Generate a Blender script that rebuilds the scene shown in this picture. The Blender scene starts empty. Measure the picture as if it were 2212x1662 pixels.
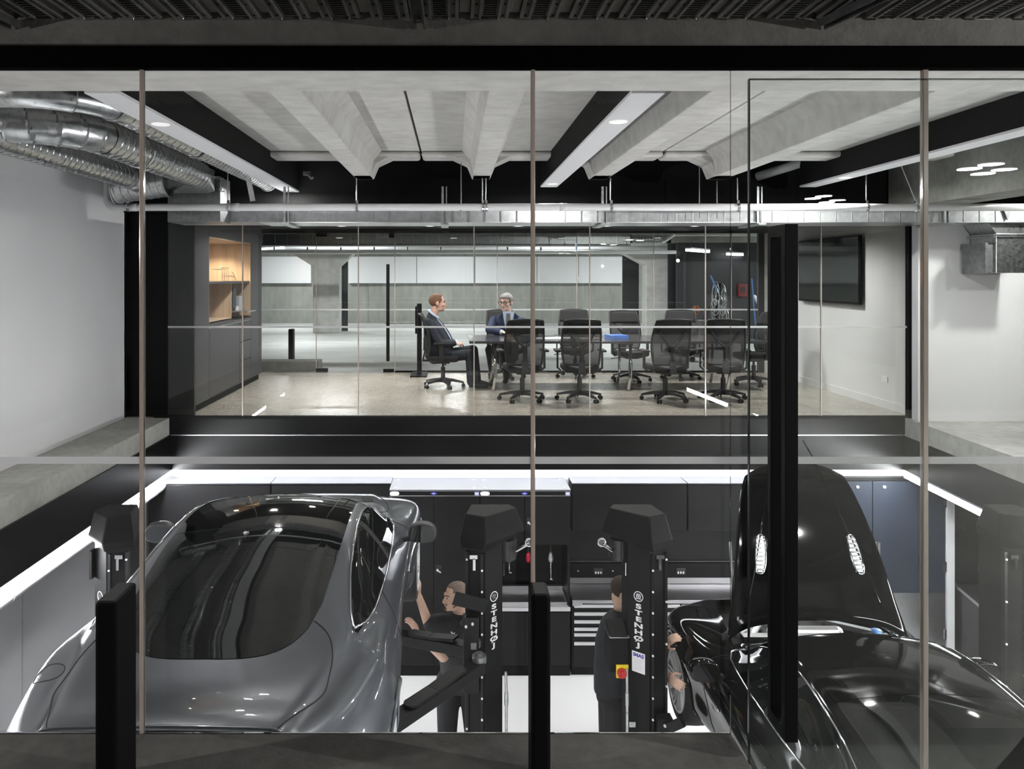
RIGHT_W = 200; SIDE_FILL_W = 150
LED_S, LED_B, MEET_W, NEAR_W, PARK_W, NICHE_W, BEAM_W, EXPO = 185, 20, 160, 60, 160, 60, 50, 0.0
import bpy, bmesh, math, random
from mathutils import Vector as V, Matrix, noise
random.seed(7)
C = bpy.context.scene.collection
PI = math.pi
F = 1662.0
EYE = 1.65
def X(px, Y): return (px - 980.0) / F * Y
def Z(py, Y): return EYE - (py - 598.0) / F * Y
def P(px, py, Y): return V((X(px, Y), Y, Z(py, Y)))

# ------------------------------------------------------------------ materials
MATS = {}
def mat(name, col=(.5, .5, .5), rough=.5, metal=0.0, spec=.5, coat=0.0, emit=None, estr=0.0,
        noise_amt=0.0, noise_scale=5.0, bump=0.0, bump_scale=40.0, alpha=1.0, rough_var=0.0, stretch=None, col2=None):
    if name in MATS: return MATS[name]
    m = bpy.data.materials.new(name); m.use_nodes = True
    nt = m.node_tree; b = nt.nodes['Principled BSDF']
    b.inputs['Base Color'].default_value = (*col, 1)
    b.inputs['Roughness'].default_value = rough
    b.inputs['Metallic'].default_value = metal
    b.inputs['Specular IOR Level'].default_value = spec
    b.inputs['Coat Weight'].default_value = coat
    b.inputs['Coat Roughness'].default_value = .03
    b.inputs['Alpha'].default_value = alpha
    if emit:
        b.inputs['Emission Color'].default_value = (*emit, 1)
        b.inputs['Emission Strength'].default_value = estr
    if noise_amt or bump or rough_var:
        tc = nt.nodes.new('ShaderNodeTexCoord')
        mp = nt.nodes.new('ShaderNodeMapping')
        if stretch: mp.inputs['Scale'].default_value = stretch
        nt.links.new(tc.outputs['Object'], mp.inputs['Vector'])
    if noise_amt or rough_var:
        n = nt.nodes.new('ShaderNodeTexNoise'); n.inputs['Scale'].default_value = noise_scale
        n.inputs['Detail'].default_value = 6; n.inputs['Roughness'].default_value = .6
        nt.links.new(mp.outputs[0], n.inputs['Vector'])
    if noise_amt:
        r = nt.nodes.new('ShaderNodeValToRGB')
        c1 = [max(0, c * (1 - noise_amt)) for c in col]
        c2 = col2 or [min(1, c * (1 + noise_amt)) for c in col]
        r.color_ramp.elements[0].position = .3; r.color_ramp.elements[1].position = .7
        r.color_ramp.elements[0].color = (*c1, 1); r.color_ramp.elements[1].color = (*c2, 1)
        nt.links.new(n.outputs['Fac'], r.inputs[0]); nt.links.new(r.outputs[0], b.inputs['Base Color'])
    if rough_var:
        mr = nt.nodes.new('ShaderNodeMapRange')
        mr.inputs['To Min'].default_value = max(0, rough - rough_var); mr.inputs['To Max'].default_value = rough + rough_var
        nt.links.new(n.outputs['Fac'], mr.inputs[0]); nt.links.new(mr.outputs[0], b.inputs['Roughness'])
    if bump:
        n2 = nt.nodes.new('ShaderNodeTexNoise'); n2.inputs['Scale'].default_value = bump_scale; n2.inputs['Detail'].default_value = 4
        nt.links.new(mp.outputs[0], n2.inputs['Vector'])
        bp = nt.nodes.new('ShaderNodeBump'); bp.inputs['Strength'].default_value = bump; bp.inputs['Distance'].default_value = .01
        nt.links.new(n2.outputs['Fac'], bp.inputs['Height']); nt.links.new(bp.outputs[0], b.inputs['Normal'])
    MATS[name] = m
    return m

def concrete(name, col, amt=.18, scale=1.6, rough=.75, streak=(1, 1, 1), speck=.0):
    """two-scale mottled concrete with tiny air holes"""
    if name in MATS: return MATS[name]
    m = mat(name, col, rough, 0, .3, noise_amt=amt, noise_scale=scale, bump=.25, bump_scale=60, stretch=streak)
    nt = m.node_tree; b = nt.nodes['Principled BSDF']
    src = b.inputs['Base Color'].links[0].from_socket
    mp = [n for n in nt.nodes if n.type == 'MAPPING'][0]
    vo = nt.nodes.new('ShaderNodeTexNoise'); vo.inputs['Scale'].default_value = scale * 7; vo.inputs['Detail'].default_value = 5
    nt.links.new(mp.outputs[0], vo.inputs['Vector'])
    rp = nt.nodes.new('ShaderNodeValToRGB')
    rp.color_ramp.elements[0].position = .3; rp.color_ramp.elements[0].color = (.86, .86, .85, 1)
    rp.color_ramp.elements[1].position = .62; rp.color_ramp.elements[1].color = (1.04, 1.04, 1.03, 1)
    nt.links.new(vo.outputs['Fac'], rp.inputs[0])
    mx = nt.nodes.new('ShaderNodeMix'); mx.data_type = 'RGBA'; mx.blend_type = 'MULTIPLY'; mx.inputs[0].default_value = 1
    nt.links.new(src, mx.inputs[6]); nt.links.new(rp.outputs[0], mx.inputs[7])
    out = mx.outputs[2]
    if speck:
        v2 = nt.nodes.new('ShaderNodeTexVoronoi'); v2.inputs['Scale'].default_value = 55
        tc = [n for n in nt.nodes if n.type == 'TEX_COORD'][0]
        nt.links.new(tc.outputs['Object'], v2.inputs['Vector'])
        mr = nt.nodes.new('ShaderNodeValToRGB')
        mr.color_ramp.elements[0].color = (1 - speck, 1 - speck, 1 - speck, 1); mr.color_ramp.elements[1].color = (1 + speck * .6,) * 3 + (1,)
        sp = nt.nodes.new('ShaderNodeSeparateColor'); nt.links.new(v2.outputs['Color'], sp.inputs[0]); nt.links.new(sp.outputs[0], mr.inputs[0])
        m3 = nt.nodes.new('ShaderNodeMix'); m3.data_type = 'RGBA'; m3.blend_type = 'MULTIPLY'; m3.inputs[0].default_value = 1
        nt.links.new(out, m3.inputs[6]); nt.links.new(mr.outputs[0], m3.inputs[7]); out = m3.outputs[2]
    nt.links.new(out, b.inputs['Base Color'])
    return m

def glass_mat(name, tint=(.985, .991, .987), ior=1.45, refl=(1, 1, 1), boost=1.0):
    if name in MATS: return MATS[name]
    m = bpy.data.materials.new(name); m.use_nodes = True; nt = m.node_tree
    for n in list(nt.nodes):
        if n.type != 'OUTPUT_MATERIAL': nt.nodes.remove(n)
    out = [n for n in nt.nodes if n.type == 'OUTPUT_MATERIAL'][0]
    t = nt.nodes.new('ShaderNodeBsdfTransparent'); t.inputs[0].default_value = (*tint, 1)
    g = nt.nodes.new('ShaderNodeBsdfGlossy'); g.inputs[0].default_value = (*refl, 1); g.inputs['Roughness'].default_value = .0
    f = nt.nodes.new('ShaderNodeFresnel'); f.inputs[0].default_value = ior
    mu = nt.nodes.new('ShaderNodeMath'); mu.operation = 'MULTIPLY'; mu.inputs[1].default_value = boost; mu.use_clamp = True
    nt.links.new(f.outputs[0], mu.inputs[0])
    mx = nt.nodes.new('ShaderNodeMixShader')
    nt.links.new(mu.outputs[0], mx.inputs[0]); nt.links.new(t.outputs[0], mx.inputs[1]); nt.links.new(g.outputs[0], mx.inputs[2])
    nt.links.new(mx.outputs[0], out.inputs[0])
    MATS[name] = m
    return m

def see_through(name, col, opac, rough=.6):
    """diffuse mixed with transparency (frosted film, chair mesh)"""
    if name in MATS: return MATS[name]
    m = bpy.data.materials.new(name); m.use_nodes = True; nt = m.node_tree
    b = nt.nodes['Principled BSDF']; b.inputs['Base Color'].default_value = (*col, 1); b.inputs['Roughness'].default_value = rough
    b.inputs['Alpha'].default_value = opac
    MATS[name] = m
    return m

def film(name, col, clear, trans, gloss=0.0):
    m = bpy.data.materials.new(name); m.use_nodes = True; nt = m.node_tree
    out = [n for n in nt.nodes if n.type == 'OUTPUT_MATERIAL'][0]
    b = nt.nodes['Principled BSDF']; b.inputs['Base Color'].default_value = (*col, 1); b.inputs['Roughness'].default_value = .25 if gloss else .7
    t = nt.nodes.new('ShaderNodeBsdfTranslucent'); t.inputs[0].default_value = (*col, 1)
    x = nt.nodes.new('ShaderNodeMixShader'); x.inputs[0].default_value = trans
    nt.links.new(b.outputs[0], x.inputs[1]); nt.links.new(t.outputs[0], x.inputs[2])
    if gloss:
        g = nt.nodes.new('ShaderNodeBsdfGlossy'); g.inputs['Roughness'].default_value = .1
        y = nt.nodes.new('ShaderNodeMixShader'); y.inputs[0].default_value = gloss
        nt.links.new(x.outputs[0], y.inputs[1]); nt.links.new(g.outputs[0], y.inputs[2]); x = y
    if clear:
        c = nt.nodes.new('ShaderNodeBsdfTransparent'); y = nt.nodes.new('ShaderNodeMixShader'); y.inputs[0].default_value = clear
        nt.links.new(x.outputs[0], y.inputs[1]); nt.links.new(c.outputs[0], y.inputs[2]); x = y
    nt.links.new(x.outputs[0], out.inputs[0]); MATS[name] = m
    return m

# ------------------------------------------------------------------ mesh builder
ORG = {}
class MB:
    def __init__(s): s.v = []; s.f = []; s.mi = []; s.cm = 0
    def add(s, vs, fs):
        o = len(s.v); s.v += [V(p) for p in vs]
        for f in fs: s.f.append([i + o for i in f]); s.mi.append(s.cm)
        return s
    def box(s, x0, x1, y0, y1, z0, z1, M=None):
        vs = [V((x, y, z)) for z in (z0, z1) for y in (y0, y1) for x in (x0, x1)]
        if M is not None: vs = [M @ p for p in vs]
        return s.add(vs, [(0, 2, 3, 1), (4, 5, 7, 6), (0, 1, 5, 4), (2, 6, 7, 3), (0, 4, 6, 2), (1, 3, 7, 5)])
    def bar(s, a, b, w, h, up=(0, 0, 1)):
        a = V(a); b = V(b); d = (b - a); L = d.length; d.normalize(); u = V(up)
        if abs(d.dot(u)) > .99: u = V((0, 1, 0))
        x = d.cross(u).normalized(); u = x.cross(d).normalized()
        vs = []
        for p in (a, b):
            for sx, sz in ((-1, -1), (1, -1), (1, 1), (-1, 1)): vs.append(p + x * sx * w / 2 + u * sz * h / 2)
        return s.add(vs, [(0, 1, 2, 3), (7, 6, 5, 4), (0, 4, 5, 1), (1, 5, 6, 2), (2, 6, 7, 3), (3, 7, 4, 0)])
    def prism(s, pts, axis, a0, a1, pts2=None):
        """polygon pts (2D) extruded along axis 'x','y','z' from a0 to a1"""
        n = len(pts); q = pts2 or pts
        def mk(p, a): return {'x': (a, p[0], p[1]), 'y': (p[0], a, p[1]), 'z': (p[0], p[1], a)}[axis]
        vs = [mk(p, a0) for p in pts] + [mk(p, a1) for p in q]
        return s.add(vs, [tuple(range(n))[::-1], tuple(range(n, 2 * n))] + [(i, (i + 1) % n, n + (i + 1) % n, n + i) for i in range(n)])
    def rings(s, rs, caps=True, closed=False):
        n = len(rs[0]); vs = [p for r in rs for p in r]; fs = []
        m = len(rs)
        for j in range(m if closed else m - 1):
            k = (j + 1) % m
            for i in range(n): fs.append((j * n + i, j * n + (i + 1) % n, k * n + (i + 1) % n, k * n + i))
        if caps and not closed:
            fs.append(tuple(range(n))[::-1]); fs.append(tuple(range((m - 1) * n, m * n)))
        return s.add(vs, fs)
    def cyl(s, a, b, r0, r1=None, n=16, caps=True):
        r1 = r0 if r1 is None else r1
        a = V(a); b = V(b); d = (b - a).normalized(); u = d.orthogonal().normalized(); w = d.cross(u)
        return s.rings([[p + (u * math.cos(2 * PI * i / n) + w * math.sin(2 * PI * i / n)) * r for i in range(n)] for p, r in ((a, r0), (b, r1))], caps)
    def tube(s, pts, r, n=10, caps=True, closed=False):
        pts = [V(p) for p in pts]; m = len(pts); rs = []; u = None
        for i, p in enumerate(pts):
            a = pts[(i - 1) % m] if (closed or i > 0) else p
            b = pts[(i + 1) % m] if (closed or i < m - 1) else p
            d = (b - a).normalized()
            if u is None: u = d.orthogonal().normalized()
            u = (u - d * u.dot(d))
            if u.length < 1e-6: u = d.orthogonal()
            u.normalize(); w = d.cross(u)
            rr = r[i] if isinstance(r, (list, tuple)) else r
            rs.append([p + (u * math.cos(2 * PI * k / n) + w * math.sin(2 * PI * k / n)) * rr for k in range(n)])
        return s.rings(rs, caps, closed)
    def ell(s, c, r, M=None, n=16, m=10):
        c = V(c); r = r if isinstance(r, (tuple, list)) else (r, r, r)
        vs = []; fs = []
        for j in range(1, m):
            t = PI * j / m
            for i in range(n):
                a = 2 * PI * i / n
                q = V((r[0] * math.sin(t) * math.cos(a), r[1] * math.sin(t) * math.sin(a), r[2] * math.cos(t)))
                vs.append(c + (M @ q if M is not None else q))
        for p in (V((0, 0, r[2])), V((0, 0, -r[2]))): vs.append(c + (M @ p if M is not None else p))
        T = len(vs) - 2
        for j in range(m - 2):
            for i in range(n): fs.append((j * n + i, (j + 1) * n + i, (j + 1) * n + (i + 1) % n, j * n + (i + 1) % n))
        for i in range(n):
            fs.append((T, i, (i + 1) % n)); fs.append((T + 1, (m - 2) * n + (i + 1) % n, (m - 2) * n + i))
        return s.add(vs, fs)
    def cap(s, a, b, ra, rb, n=12):
        """tapered capsule"""
        a = V(a); b = V(b); d = b - a; L = d.length
        if L < 1e-5: return s.ell(a, ra)
        d.normalize(); u = d.orthogonal().normalized(); w = d.cross(u); rs = []
        st = [(-math.cos(t) * ra, math.sin(t) * ra) for t in [PI / 2 * k / 4 for k in range(0, 5)]]
        st = [(x, max(y, ra * .05)) for x, y in st]
        en = [(L + math.sin(t) * rb, max(math.cos(t) * rb, rb * .05)) for t in [PI / 2 * k / 4 for k in range(0, 5)]]
        for x, y in st + en: rs.append([a + d * x + (u * math.cos(2 * PI * i / n) + w * math.sin(2 * PI * i / n)) * y for i in range(n)])
        return s.rings(rs)
    def loft(s, secs, n=20):
        """secs: (centre, ax, ay) elliptical rings"""
        return s.rings([[V(c) + V(ax) * math.cos(2 * PI * i / n) + V(ay) * math.sin(2 * PI * i / n) for i in range(n)] for c, ax, ay in secs])
    def lathe(s, c, prof, axis='z', n=32, closed=False):
        rs = []
        for r, h in prof:
            ring = []
            for i in range(n):
                a = 2 * PI * i / n; p, q = r * math.cos(a), r * math.sin(a)
                ring.append(V(c) + {'z': V((p, q, h)), 'x': V((h, p, q)), 'y': V((q, h, p))}[axis])
            rs.append(ring)
        return s.rings(rs, caps=not closed, closed=closed)
    def grid(s, rows):
        n = len(rows[0]); m = len(rows)
        return s.add([p for r in rows for p in r], [(j * n + i, j * n + i + 1, (j + 1) * n + i + 1, (j + 1) * n + i) for j in range(m - 1) for i in range(n - 1)])
    def build(s, name, m, parent=None, smooth=False, bevel=0, org=None, solid=0, autos=None):
        me = bpy.data.meshes.new(name)
        if parent is not None: o0 = ORG.get(parent, V((0, 0, 0)))
        elif org is not None: o0 = V(org)
        else:
            xs = [p.x for p in s.v]; ys = [p.y for p in s.v]; zs = [p.z for p in s.v]
            o0 = V(((min(xs) + max(xs)) / 2, (min(ys) + max(ys)) / 2, min(zs)))
        me.from_pydata([p - o0 for p in s.v], [], s.f)
        ms = m if isinstance(m, (list, tuple)) else [m]
        for k in ms: me.materials.append(k)
        for p, k in zip(me.polygons, s.mi): p.material_index = min(k, len(ms) - 1)
        bm = bmesh.new(); bm.from_mesh(me)
        bmesh.ops.recalc_face_normals(bm, faces=bm.faces)
        bm.to_mesh(me); bm.free()
        if smooth: me.polygons.foreach_set('use_smooth', [True] * len(me.polygons))
        o = bpy.data.objects.new(name, me); C.objects.link(o)
        if parent is not None: o.parent = parent; ORG[o] = o0
        else: o.location = o0; ORG[o] = o0
        if solid: 
            d = o.modifiers.new('Solidify', 'SOLIDIFY'); d.thickness = solid; d.offset = -1
        if bevel:
            d = o.modifiers.new('Bevel', 'BEVEL'); d.width = bevel; d.segments = 2; d.limit_method = 'ANGLE'
        if autos:
            try: me.set_sharp_from_angle(angle=autos)
            except Exception: pass
        return o
def setp(o, label=None, cat=None, group=None, kind=None):
    if label: o['label'] = label
    if cat: o['category'] = cat
    if group: o['group'] = group
    if kind: o['kind'] = kind
    return o
def thing(name, label, cat, loc=(0, 0, 0), group=None, rz=0):
    o = bpy.data.objects.new(name, None); C.objects.link(o); o.location = loc; o.rotation_euler = (0, 0, rz)
    o.empty_display_size = .1; ORG[o] = V(loc)
    return setp(o, label, cat, group)
def struct(o): o['kind'] = 'structure'; return o
def copy_tree(o, parent=None):
    c = o.copy(); C.objects.link(c)
    if parent is not None: c.parent = parent; c.matrix_parent_inverse = o.matrix_parent_inverse.copy()
    for k in [k for k in bpy.data.objects if k.parent is o]: copy_tree(k, c)
    return c
def place(o, loc, rz=0, label=None, group=None, sc=None):
    o.location = loc; o.rotation_euler = (0, 0, rz)
    if label: o['label'] = label
    if group: o['group'] = group
    if sc: o.scale = sc
    return o
def sbox(name, m, *a, bevel=0): return struct(MB().box(*a).build(name, m, bevel=bevel))
def fuse(mb, name, m, parent, voxel=.008, smooth=4):
    """join closed shapes of a builder into one continuous skin"""
    o = mb.build(name, m, parent)
    r = o.modifiers.new('r', 'REMESH'); r.mode = 'VOXEL'; r.voxel_size = voxel; r.use_smooth_shade = True
    d = o.modifiers.new('s', 'SMOOTH'); d.iterations = smooth; d.factor = .5
    dg = bpy.context.evaluated_depsgraph_get()
    me = bpy.data.meshes.new_from_object(o.evaluated_get(dg))
    o.modifiers.clear(); old = o.data; o.data = me; bpy.data.meshes.remove(old)
    me.polygons.foreach_set('use_smooth', [True] * len(me.polygons))
    if len(me.materials) == 0: me.materials.append(m if not isinstance(m, list) else m[0])
    me.name = name
    return o
def text(name, body, m, parent, M, size, ext=.001, spacing=1.0, line=1.0, bold=0.0, align='CENTER'):
    cu = bpy.data.curves.new(name, 'FONT'); cu.body = body; cu.size = size; cu.extrude = ext; cu.align_x = align; cu.align_y = 'CENTER'
    cu.space_character = spacing; cu.space_line = line; cu.offset = bold
    o = bpy.data.objects.new(name, cu); C.objects.link(o)
    dg = bpy.context.evaluated_depsgraph_get(); dg.update()
    me = bpy.data.meshes.new_from_object(o.evaluated_get(dg)); bpy.data.objects.remove(o)
    me.transform(M); me.transform(Matrix.Translation(-ORG.get(parent, V((0, 0, 0)))))
    me.materials.clear(); me.materials.append(m)
    q = bpy.data.objects.new(name, me); C.objects.link(q); q.parent = parent; ORG[q] = ORG.get(parent, V((0, 0, 0)))
    return q
def frame(o, x, y, z): 
    M = Matrix.Identity(4)
    for i, a in enumerate((V(x).normalized(), V(y).normalized(), V(z).normalized())):
        for j in range(3): M[j][i] = a[j]
    for j in range(3): M[j][3] = o[j]
    return M

# ---- palette
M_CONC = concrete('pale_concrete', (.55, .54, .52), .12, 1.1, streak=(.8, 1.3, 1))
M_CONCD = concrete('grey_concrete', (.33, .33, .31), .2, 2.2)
M_CONCN = concrete('raw_concrete_floor', (.20, .195, .185), .2, 3)
M_POLISH = concrete('polished_concrete', (.42, .385, .33), .12, 2.0, rough=.16, speck=.22)
M_FARFLOOR = concrete('carpark_concrete', (.52, .52, .51), .22, .5, rough=.5, streak=(.35, 1.6, 1))
M_FARWALL = concrete('shuttered_concrete', (.34, .345, .32), .13, .7, rough=.8, streak=(1.6, 1, .5))
M_WHITE = mat('white_paint', (.73, .73, .745), .55, noise_amt=.02, noise_scale=2)
M_WHITEG = mat('white_gloss_panel', (.82, .82, .84), .25, noise_amt=.01, noise_scale=3)
M_BLACK = mat('black_paint', (.005, .005, .005), .7, spec=.12, noise_amt=.3, noise_scale=4)
M_PWD = mat('black_powder_coat', (.0075, .0075, .008), .55, spec=.12, bump=.02, bump_scale=300)
M_GLOSSB = mat('black_cladding', (.004, .004, .0045), .32, spec=.13, noise_amt=.2, noise_scale=2)
M_CHAR = mat('charcoal_laminate', (.030, .030, .033), .42, noise_amt=.15, noise_scale=9, stretch=(1, 1, .1))
M_CAB = mat('dark_steel_cabinet', (.008, .008, .009), .36, spec=.2, bump=.01, bump_scale=200)
M_BLUE = mat('blue_grey_door', (.019, .024, .036), .45, spec=.2, noise_amt=.1, noise_scale=3)
M_STEEL = mat('stainless_steel', (.62, .62, .64), .3, 1.0, noise_amt=.08, noise_scale=30, stretch=(.1, 1, 1))
M_BRUSH = mat('brushed_aluminium', (.78, .78, .80), .28, 1.0, noise_amt=.05, noise_scale=30)
M_CHROME = mat('chrome', (.86, .86, .88), .08, 1.0, noise_amt=.02, noise_scale=10)
M_GALV = mat('galvanised_steel', (.55, .57, .57), .30, 1.0, noise_amt=.22, noise_scale=28, rough_var=.08)
M_GALVD = mat('dull_galvanised_steel', (.26, .265, .27), .42, .85, noise_amt=.25, noise_scale=20)
M_PIPE = mat('grey_pvc', (.74, .74, .75), .38, noise_amt=.03, noise_scale=5)
M_LFLOOR = mat('white_epoxy_floor', (.86, .86, .87), .22, noise_amt=.02, noise_scale=2)
M_RUB = mat('black_rubber', (.012, .012, .012), .7, bump=.1, bump_scale=200)
M_WOOD = mat('pale_oak', (.50, .37, .25), .5, noise_amt=.18, noise_scale=14, stretch=(1, 1, .12))
M_WHT = mat('white_print', (.85, .85, .87), .5, noise_amt=.01)
M_GLASS = glass_mat('clear_glass')
M_GLASSD = glass_mat('door_glass', (.962, .976, .968), 1.5, boost=.3)
M_GEDGE = film('polished_glass_edge', (.88, .79, .72), 0, .6, .15)
M_FROST = film('frosted_film', (.95, .95, .96), .05, .7)
# ================================================================== SETTING
LF = -2.92                                   # workshop floor level
YG = 2.78                                    # near glass wall
# near side
struct(MB().prism([(-4.6, -4), (8, -4), (8, 2.5), (1.0, 2.5), (1.0, YG), (-4.6, YG)], 'z', -.22, 0).build('floor', M_CONCN))
sbox('ceiling_near', M_BLACK, -6, 8, -6, 2.9, 2.70, 2.85)
sbox('ceiling_beam', M_CONCN, -6, 8, 2.785, 3.05, 2.475, 2.70)
sbox('trim_1', mat('matt_black_header', (.002, .002, .002), .9, spec=.03, noise_amt=.1), -6, 8, 2.745, 2.786, 2.396, 2.4745)
sbox('wall_near_left', M_BLACK, -4.8, -4.6, -6, 2.7, -3, 2.7)
sbox('wall_near_right', M_BLACK, 8, 8.2, -6, 9.4, -3, 3.3)
sbox('wall_near_back', M_BLACK, -4.8, 8.2, -6.2, -6, -3, 2.85)
# upper hall behind the glass
sbox('wall_left', M_WHITE, -4.0, -3.84, 2.9, 9.0, 0, 3.3)
sbox('floor_ledge_left', M_CONCD, -4.0, -3.32, 2.8, 9.0, -.2, 0)
def xr(Y): return 5.27 - .07 * (9 - Y)
struct(MB().prism([(xr(9.0), 9.0), (xr(0), 0), (8.0, 0), (8.0, 9.0)], 'z', -.21, 0).build('floor_ledge_right', concrete('ledge_concrete', (.40, .40, .385), .15, 1.6)))
sbox('wall_right', M_WHITE, 5.30, 8.0, 8.78, 8.9, 0, 2.3)
sbox('wall_bulkhead', M_BLACK, -4.0, 8.0, 8.95, 9.05, 2.40, 3.4)
sbox('ceiling_beam_front', M_CONC, -4.0, 8, 3.1, 4.10, 2.64, 3.3)
sbox('ceiling_top', M_BLACK, -6, 9, 2.9, 9.2, 3.32, 3.4)
# double-tee ceiling slabs: soffit, ribs with chamfers
YE, ZR, ZS = 7.83, 2.64, 2.88
RIBS = [-.90, .278, 1.463, 2.66]
struct(MB().box(-4.0, -.335, 4.1, YE, ZS, 3.2).box(-.315, 2.05, 4.1, YE, ZS, 3.2).box(2.07, 4.9, 4.1, YE, ZS, 3.2).build('ceiling', M_CONC))
struct(MB().box(-4.0, -.335, YE - .32, YE, ZS - .055, ZS).box(-.315, 2.05, YE - .32, YE, ZS - .055, ZS).box(2.07, 4.9, YE - .32, YE, ZS - .055, ZS).build('ceiling_edge', M_CONC, bevel=.03))
for x in RIBS:
    w = .09
    prof = [(x - w, ZR), (x + w, ZR), (x + w + .03, ZS - .09), (x + w + .11, ZS + .005), (x - w - .11, ZS + .005), (x - w - .03, ZS - .09)]
    m = MB().prism(prof, 'y', 4.095, YE + .01)
    prof2 = [(x - w, ZR), (x + w, ZR), (x + w + .05, ZS - .12), (x + w + .2, ZS - .05), (x - w - .2, ZS - .05), (x - w - .05, ZS - .12)]
    m.prism(prof2, 'y', YE - .3, YE + .004)
    struct(m.build('ceiling_rib', M_CONC, bevel=.008))
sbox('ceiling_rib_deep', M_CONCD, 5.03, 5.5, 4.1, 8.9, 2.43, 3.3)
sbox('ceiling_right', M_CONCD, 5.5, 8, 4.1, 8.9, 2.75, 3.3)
# void lining: black cladding below the slab edges and the fascia under the meeting room
sbox('trim_2', M_GLOSSB, -3.42, -3.30, 2.8, 9.05, -.61, -.2)
struct(MB().prism([(xr(9.05), 9.05), (xr(0), 0), (xr(0) + .12, 0), (xr(9.05) + .12, 9.05)], 'z', -.61, -.21).build('trim_3', M_GLOSSB))
sbox('trim_4', M_GLOSSB, -3.55, 5.32, 8.98, 9.08, -.19, -.012)
sbox('trim_5', M_GLOSSB, -3.42, 5.4, 9.0, 9.10, -.61, -.205)
sbox('trim_6', M_BRUSH, -3.3, 5.25, 8.975, 9.0, -.205, -.195)
# workshop shell
sbox('floor_workshop', M_LFLOOR, -3.7, 8.0, -1.0, 9.3, LF - .1, LF)
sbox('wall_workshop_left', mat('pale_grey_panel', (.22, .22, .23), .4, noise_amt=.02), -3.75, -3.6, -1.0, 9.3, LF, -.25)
sbox('wall_workshop_back', M_WHITEG, -3.7, 8.0, 9.3, 9.4, LF, -.2)
sbox('wall_workshop_right', M_WHITE, 8.0, 8.1, -1.0, 9.3, LF, -.2)
sbox('wall_workshop_front', M_CONCD, -3.7, 8.0, -1.1, -1.0, LF, -.22)
sbox('ceiling_workshop_left', M_BLACK, -3.75, -3.42, 2.8, 9.0, -.30, -.2)
sbox('ceiling_workshop_near', M_WHITE, -3.75, 1.0, -1.0, 2.77, -.30, -.221)
struct(MB().prism([(xr(9.0) + .12, 9.0), (xr(0) + .12, 0), (8, 0), (8, 9.0)], 'z', -.62, -.5).build('ceiling_workshop_right', M_BLACK))
sbox('ceiling_workshop_back', M_WHITE, -3.7, 8.0, 9.10, 9.3, -.60, -.55)
for k, px in enumerate((48, 250)):
    y0 = 3.6 * F / (980 - px)
    sbox('trim_%d' % (7 + k), M_GALVD, -3.603, -3.597, y0 - .004, y0 + .004, LF, -.7)
# near glass wall: fixed panes with frosted safety stripe and bare glass joints
GX = [-2.535, -1.125, .286, 1.70, 3.10]
for k in range(4):
    x0, x1 = GX[k] + .006, GX[k + 1] - .006
    zb = 0.0 if x1 < 1.0 else (-.3 if k == 3 else 0.0)
    if k == 2:
        p = MB().box(x0, 1.0, YG - .006, YG + .006, 0, 2.40).box(1.0, x1, YG - .006, YG + .006, -.3, 2.40)
    else:
        p = MB().box(x0, x1, YG - .006, YG + .006, zb, 2.40)
    p = struct(p.build('window_%d' % (k + 1), M_GLASS))
    MB().box(x0, x1, YG - .0075, YG - .0068, .975, 1.001).build('frosted_stripe', M_FROST, p)
for k, x in enumerate(GX[1:4]):
    w = .0075 if k < 2 else .010
    sbox('trim_%d' % (10 + k), M_GEDGE, x - w, x + w, YG - .011, YG + .011, 0.002 if k != 2 else -.3, 2.398, bevel=.003)
# pivoting glass door standing open in front of the right pane
door = thing('door_1', None, None, (1.55, 2.65, 0)); door['kind'] = 'structure'
MB().box(1.016, 2.12, 2.644, 2.656, -.25, 2.329).build('door_pane', M_GLASSD, door)
m = MB()
m.box(1.0145, 1.0185, 2.6435, 2.6565, -.25, 2.331).box(1.016, 2.12, 2.6435, 2.6565, 2.3285, 2.3315)
m.build('glass_edge', mat('green_glass_edge', (.03, .05, .045), .15, .2, noise_amt=.1), door)
MB().box(1.111, 1.155, 2.578, 2.612, .087, 1.827).build('door_handle', M_PWD, door, bevel=.002)
MB().box(1.115, 1.158, 2.705, 2.735, .087, 1.827).build('door_handle', M_PWD, door, bevel=.002)
for z in (.087, 1.787): MB().box(1.113, 1.157, 2.61, 2.706, z, z + .04).build('handle_standoff', M_PWD, door)

# perforated steel deck over the near side
M_DECK = mat('zinc_deck', (.30, .30, .30), .45, .35, noise_amt=.3, noise_scale=9)
M_HOLE = mat('dark_slot', (.004, .004, .004), .9, noise_amt=.1)
M_SLAT = mat('pale_slats', (.5, .48, .44), .8, noise_amt=.3, noise_scale=60, stretch=(1, 12, 1))
zp = 2.585
proto = thing('ceiling_tray', 'perforated galvanised ceiling tray in the row above the near glass wall', 'ceiling tray', (0, 0, 0), 'perforated trays along the ceiling')
m = MB().box(-.062, .062, 1.4, 2.772, .004, .010)
for s in (-1, 1): m.box(s * .062 - .006, s * .062 + .006, 1.4, 2.772, -.004, .028).box(s * .034 - .004, s * .034 + .004, 1.4, 2.772, -.006, .006)
m.cm = 1
for k in range(34): m.box(-.022, .022, 2.745 - k * .022, 2.752 - k * .022, .0015, .0042)
for s in (-1, 1):
    for k in range(7): m.box(s * .049 - .004, s * .049 + .004, 2.755 - k * .11, 2.761 - k * .11, .0015, .0042)
m.build('tray_panel', [M_DECK, M_HOLE], proto)
m = MB().tube([(-.030, 2.766, -.004), (-.034, 2.77, -.008), (.034, 2.77, -.008), (.030, 2.766, -.004)], .003, 6)
m.build('edge_clip', M_GALV, proto)
xs = [-1.83 + .178 * k for k in range(27)]
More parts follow.
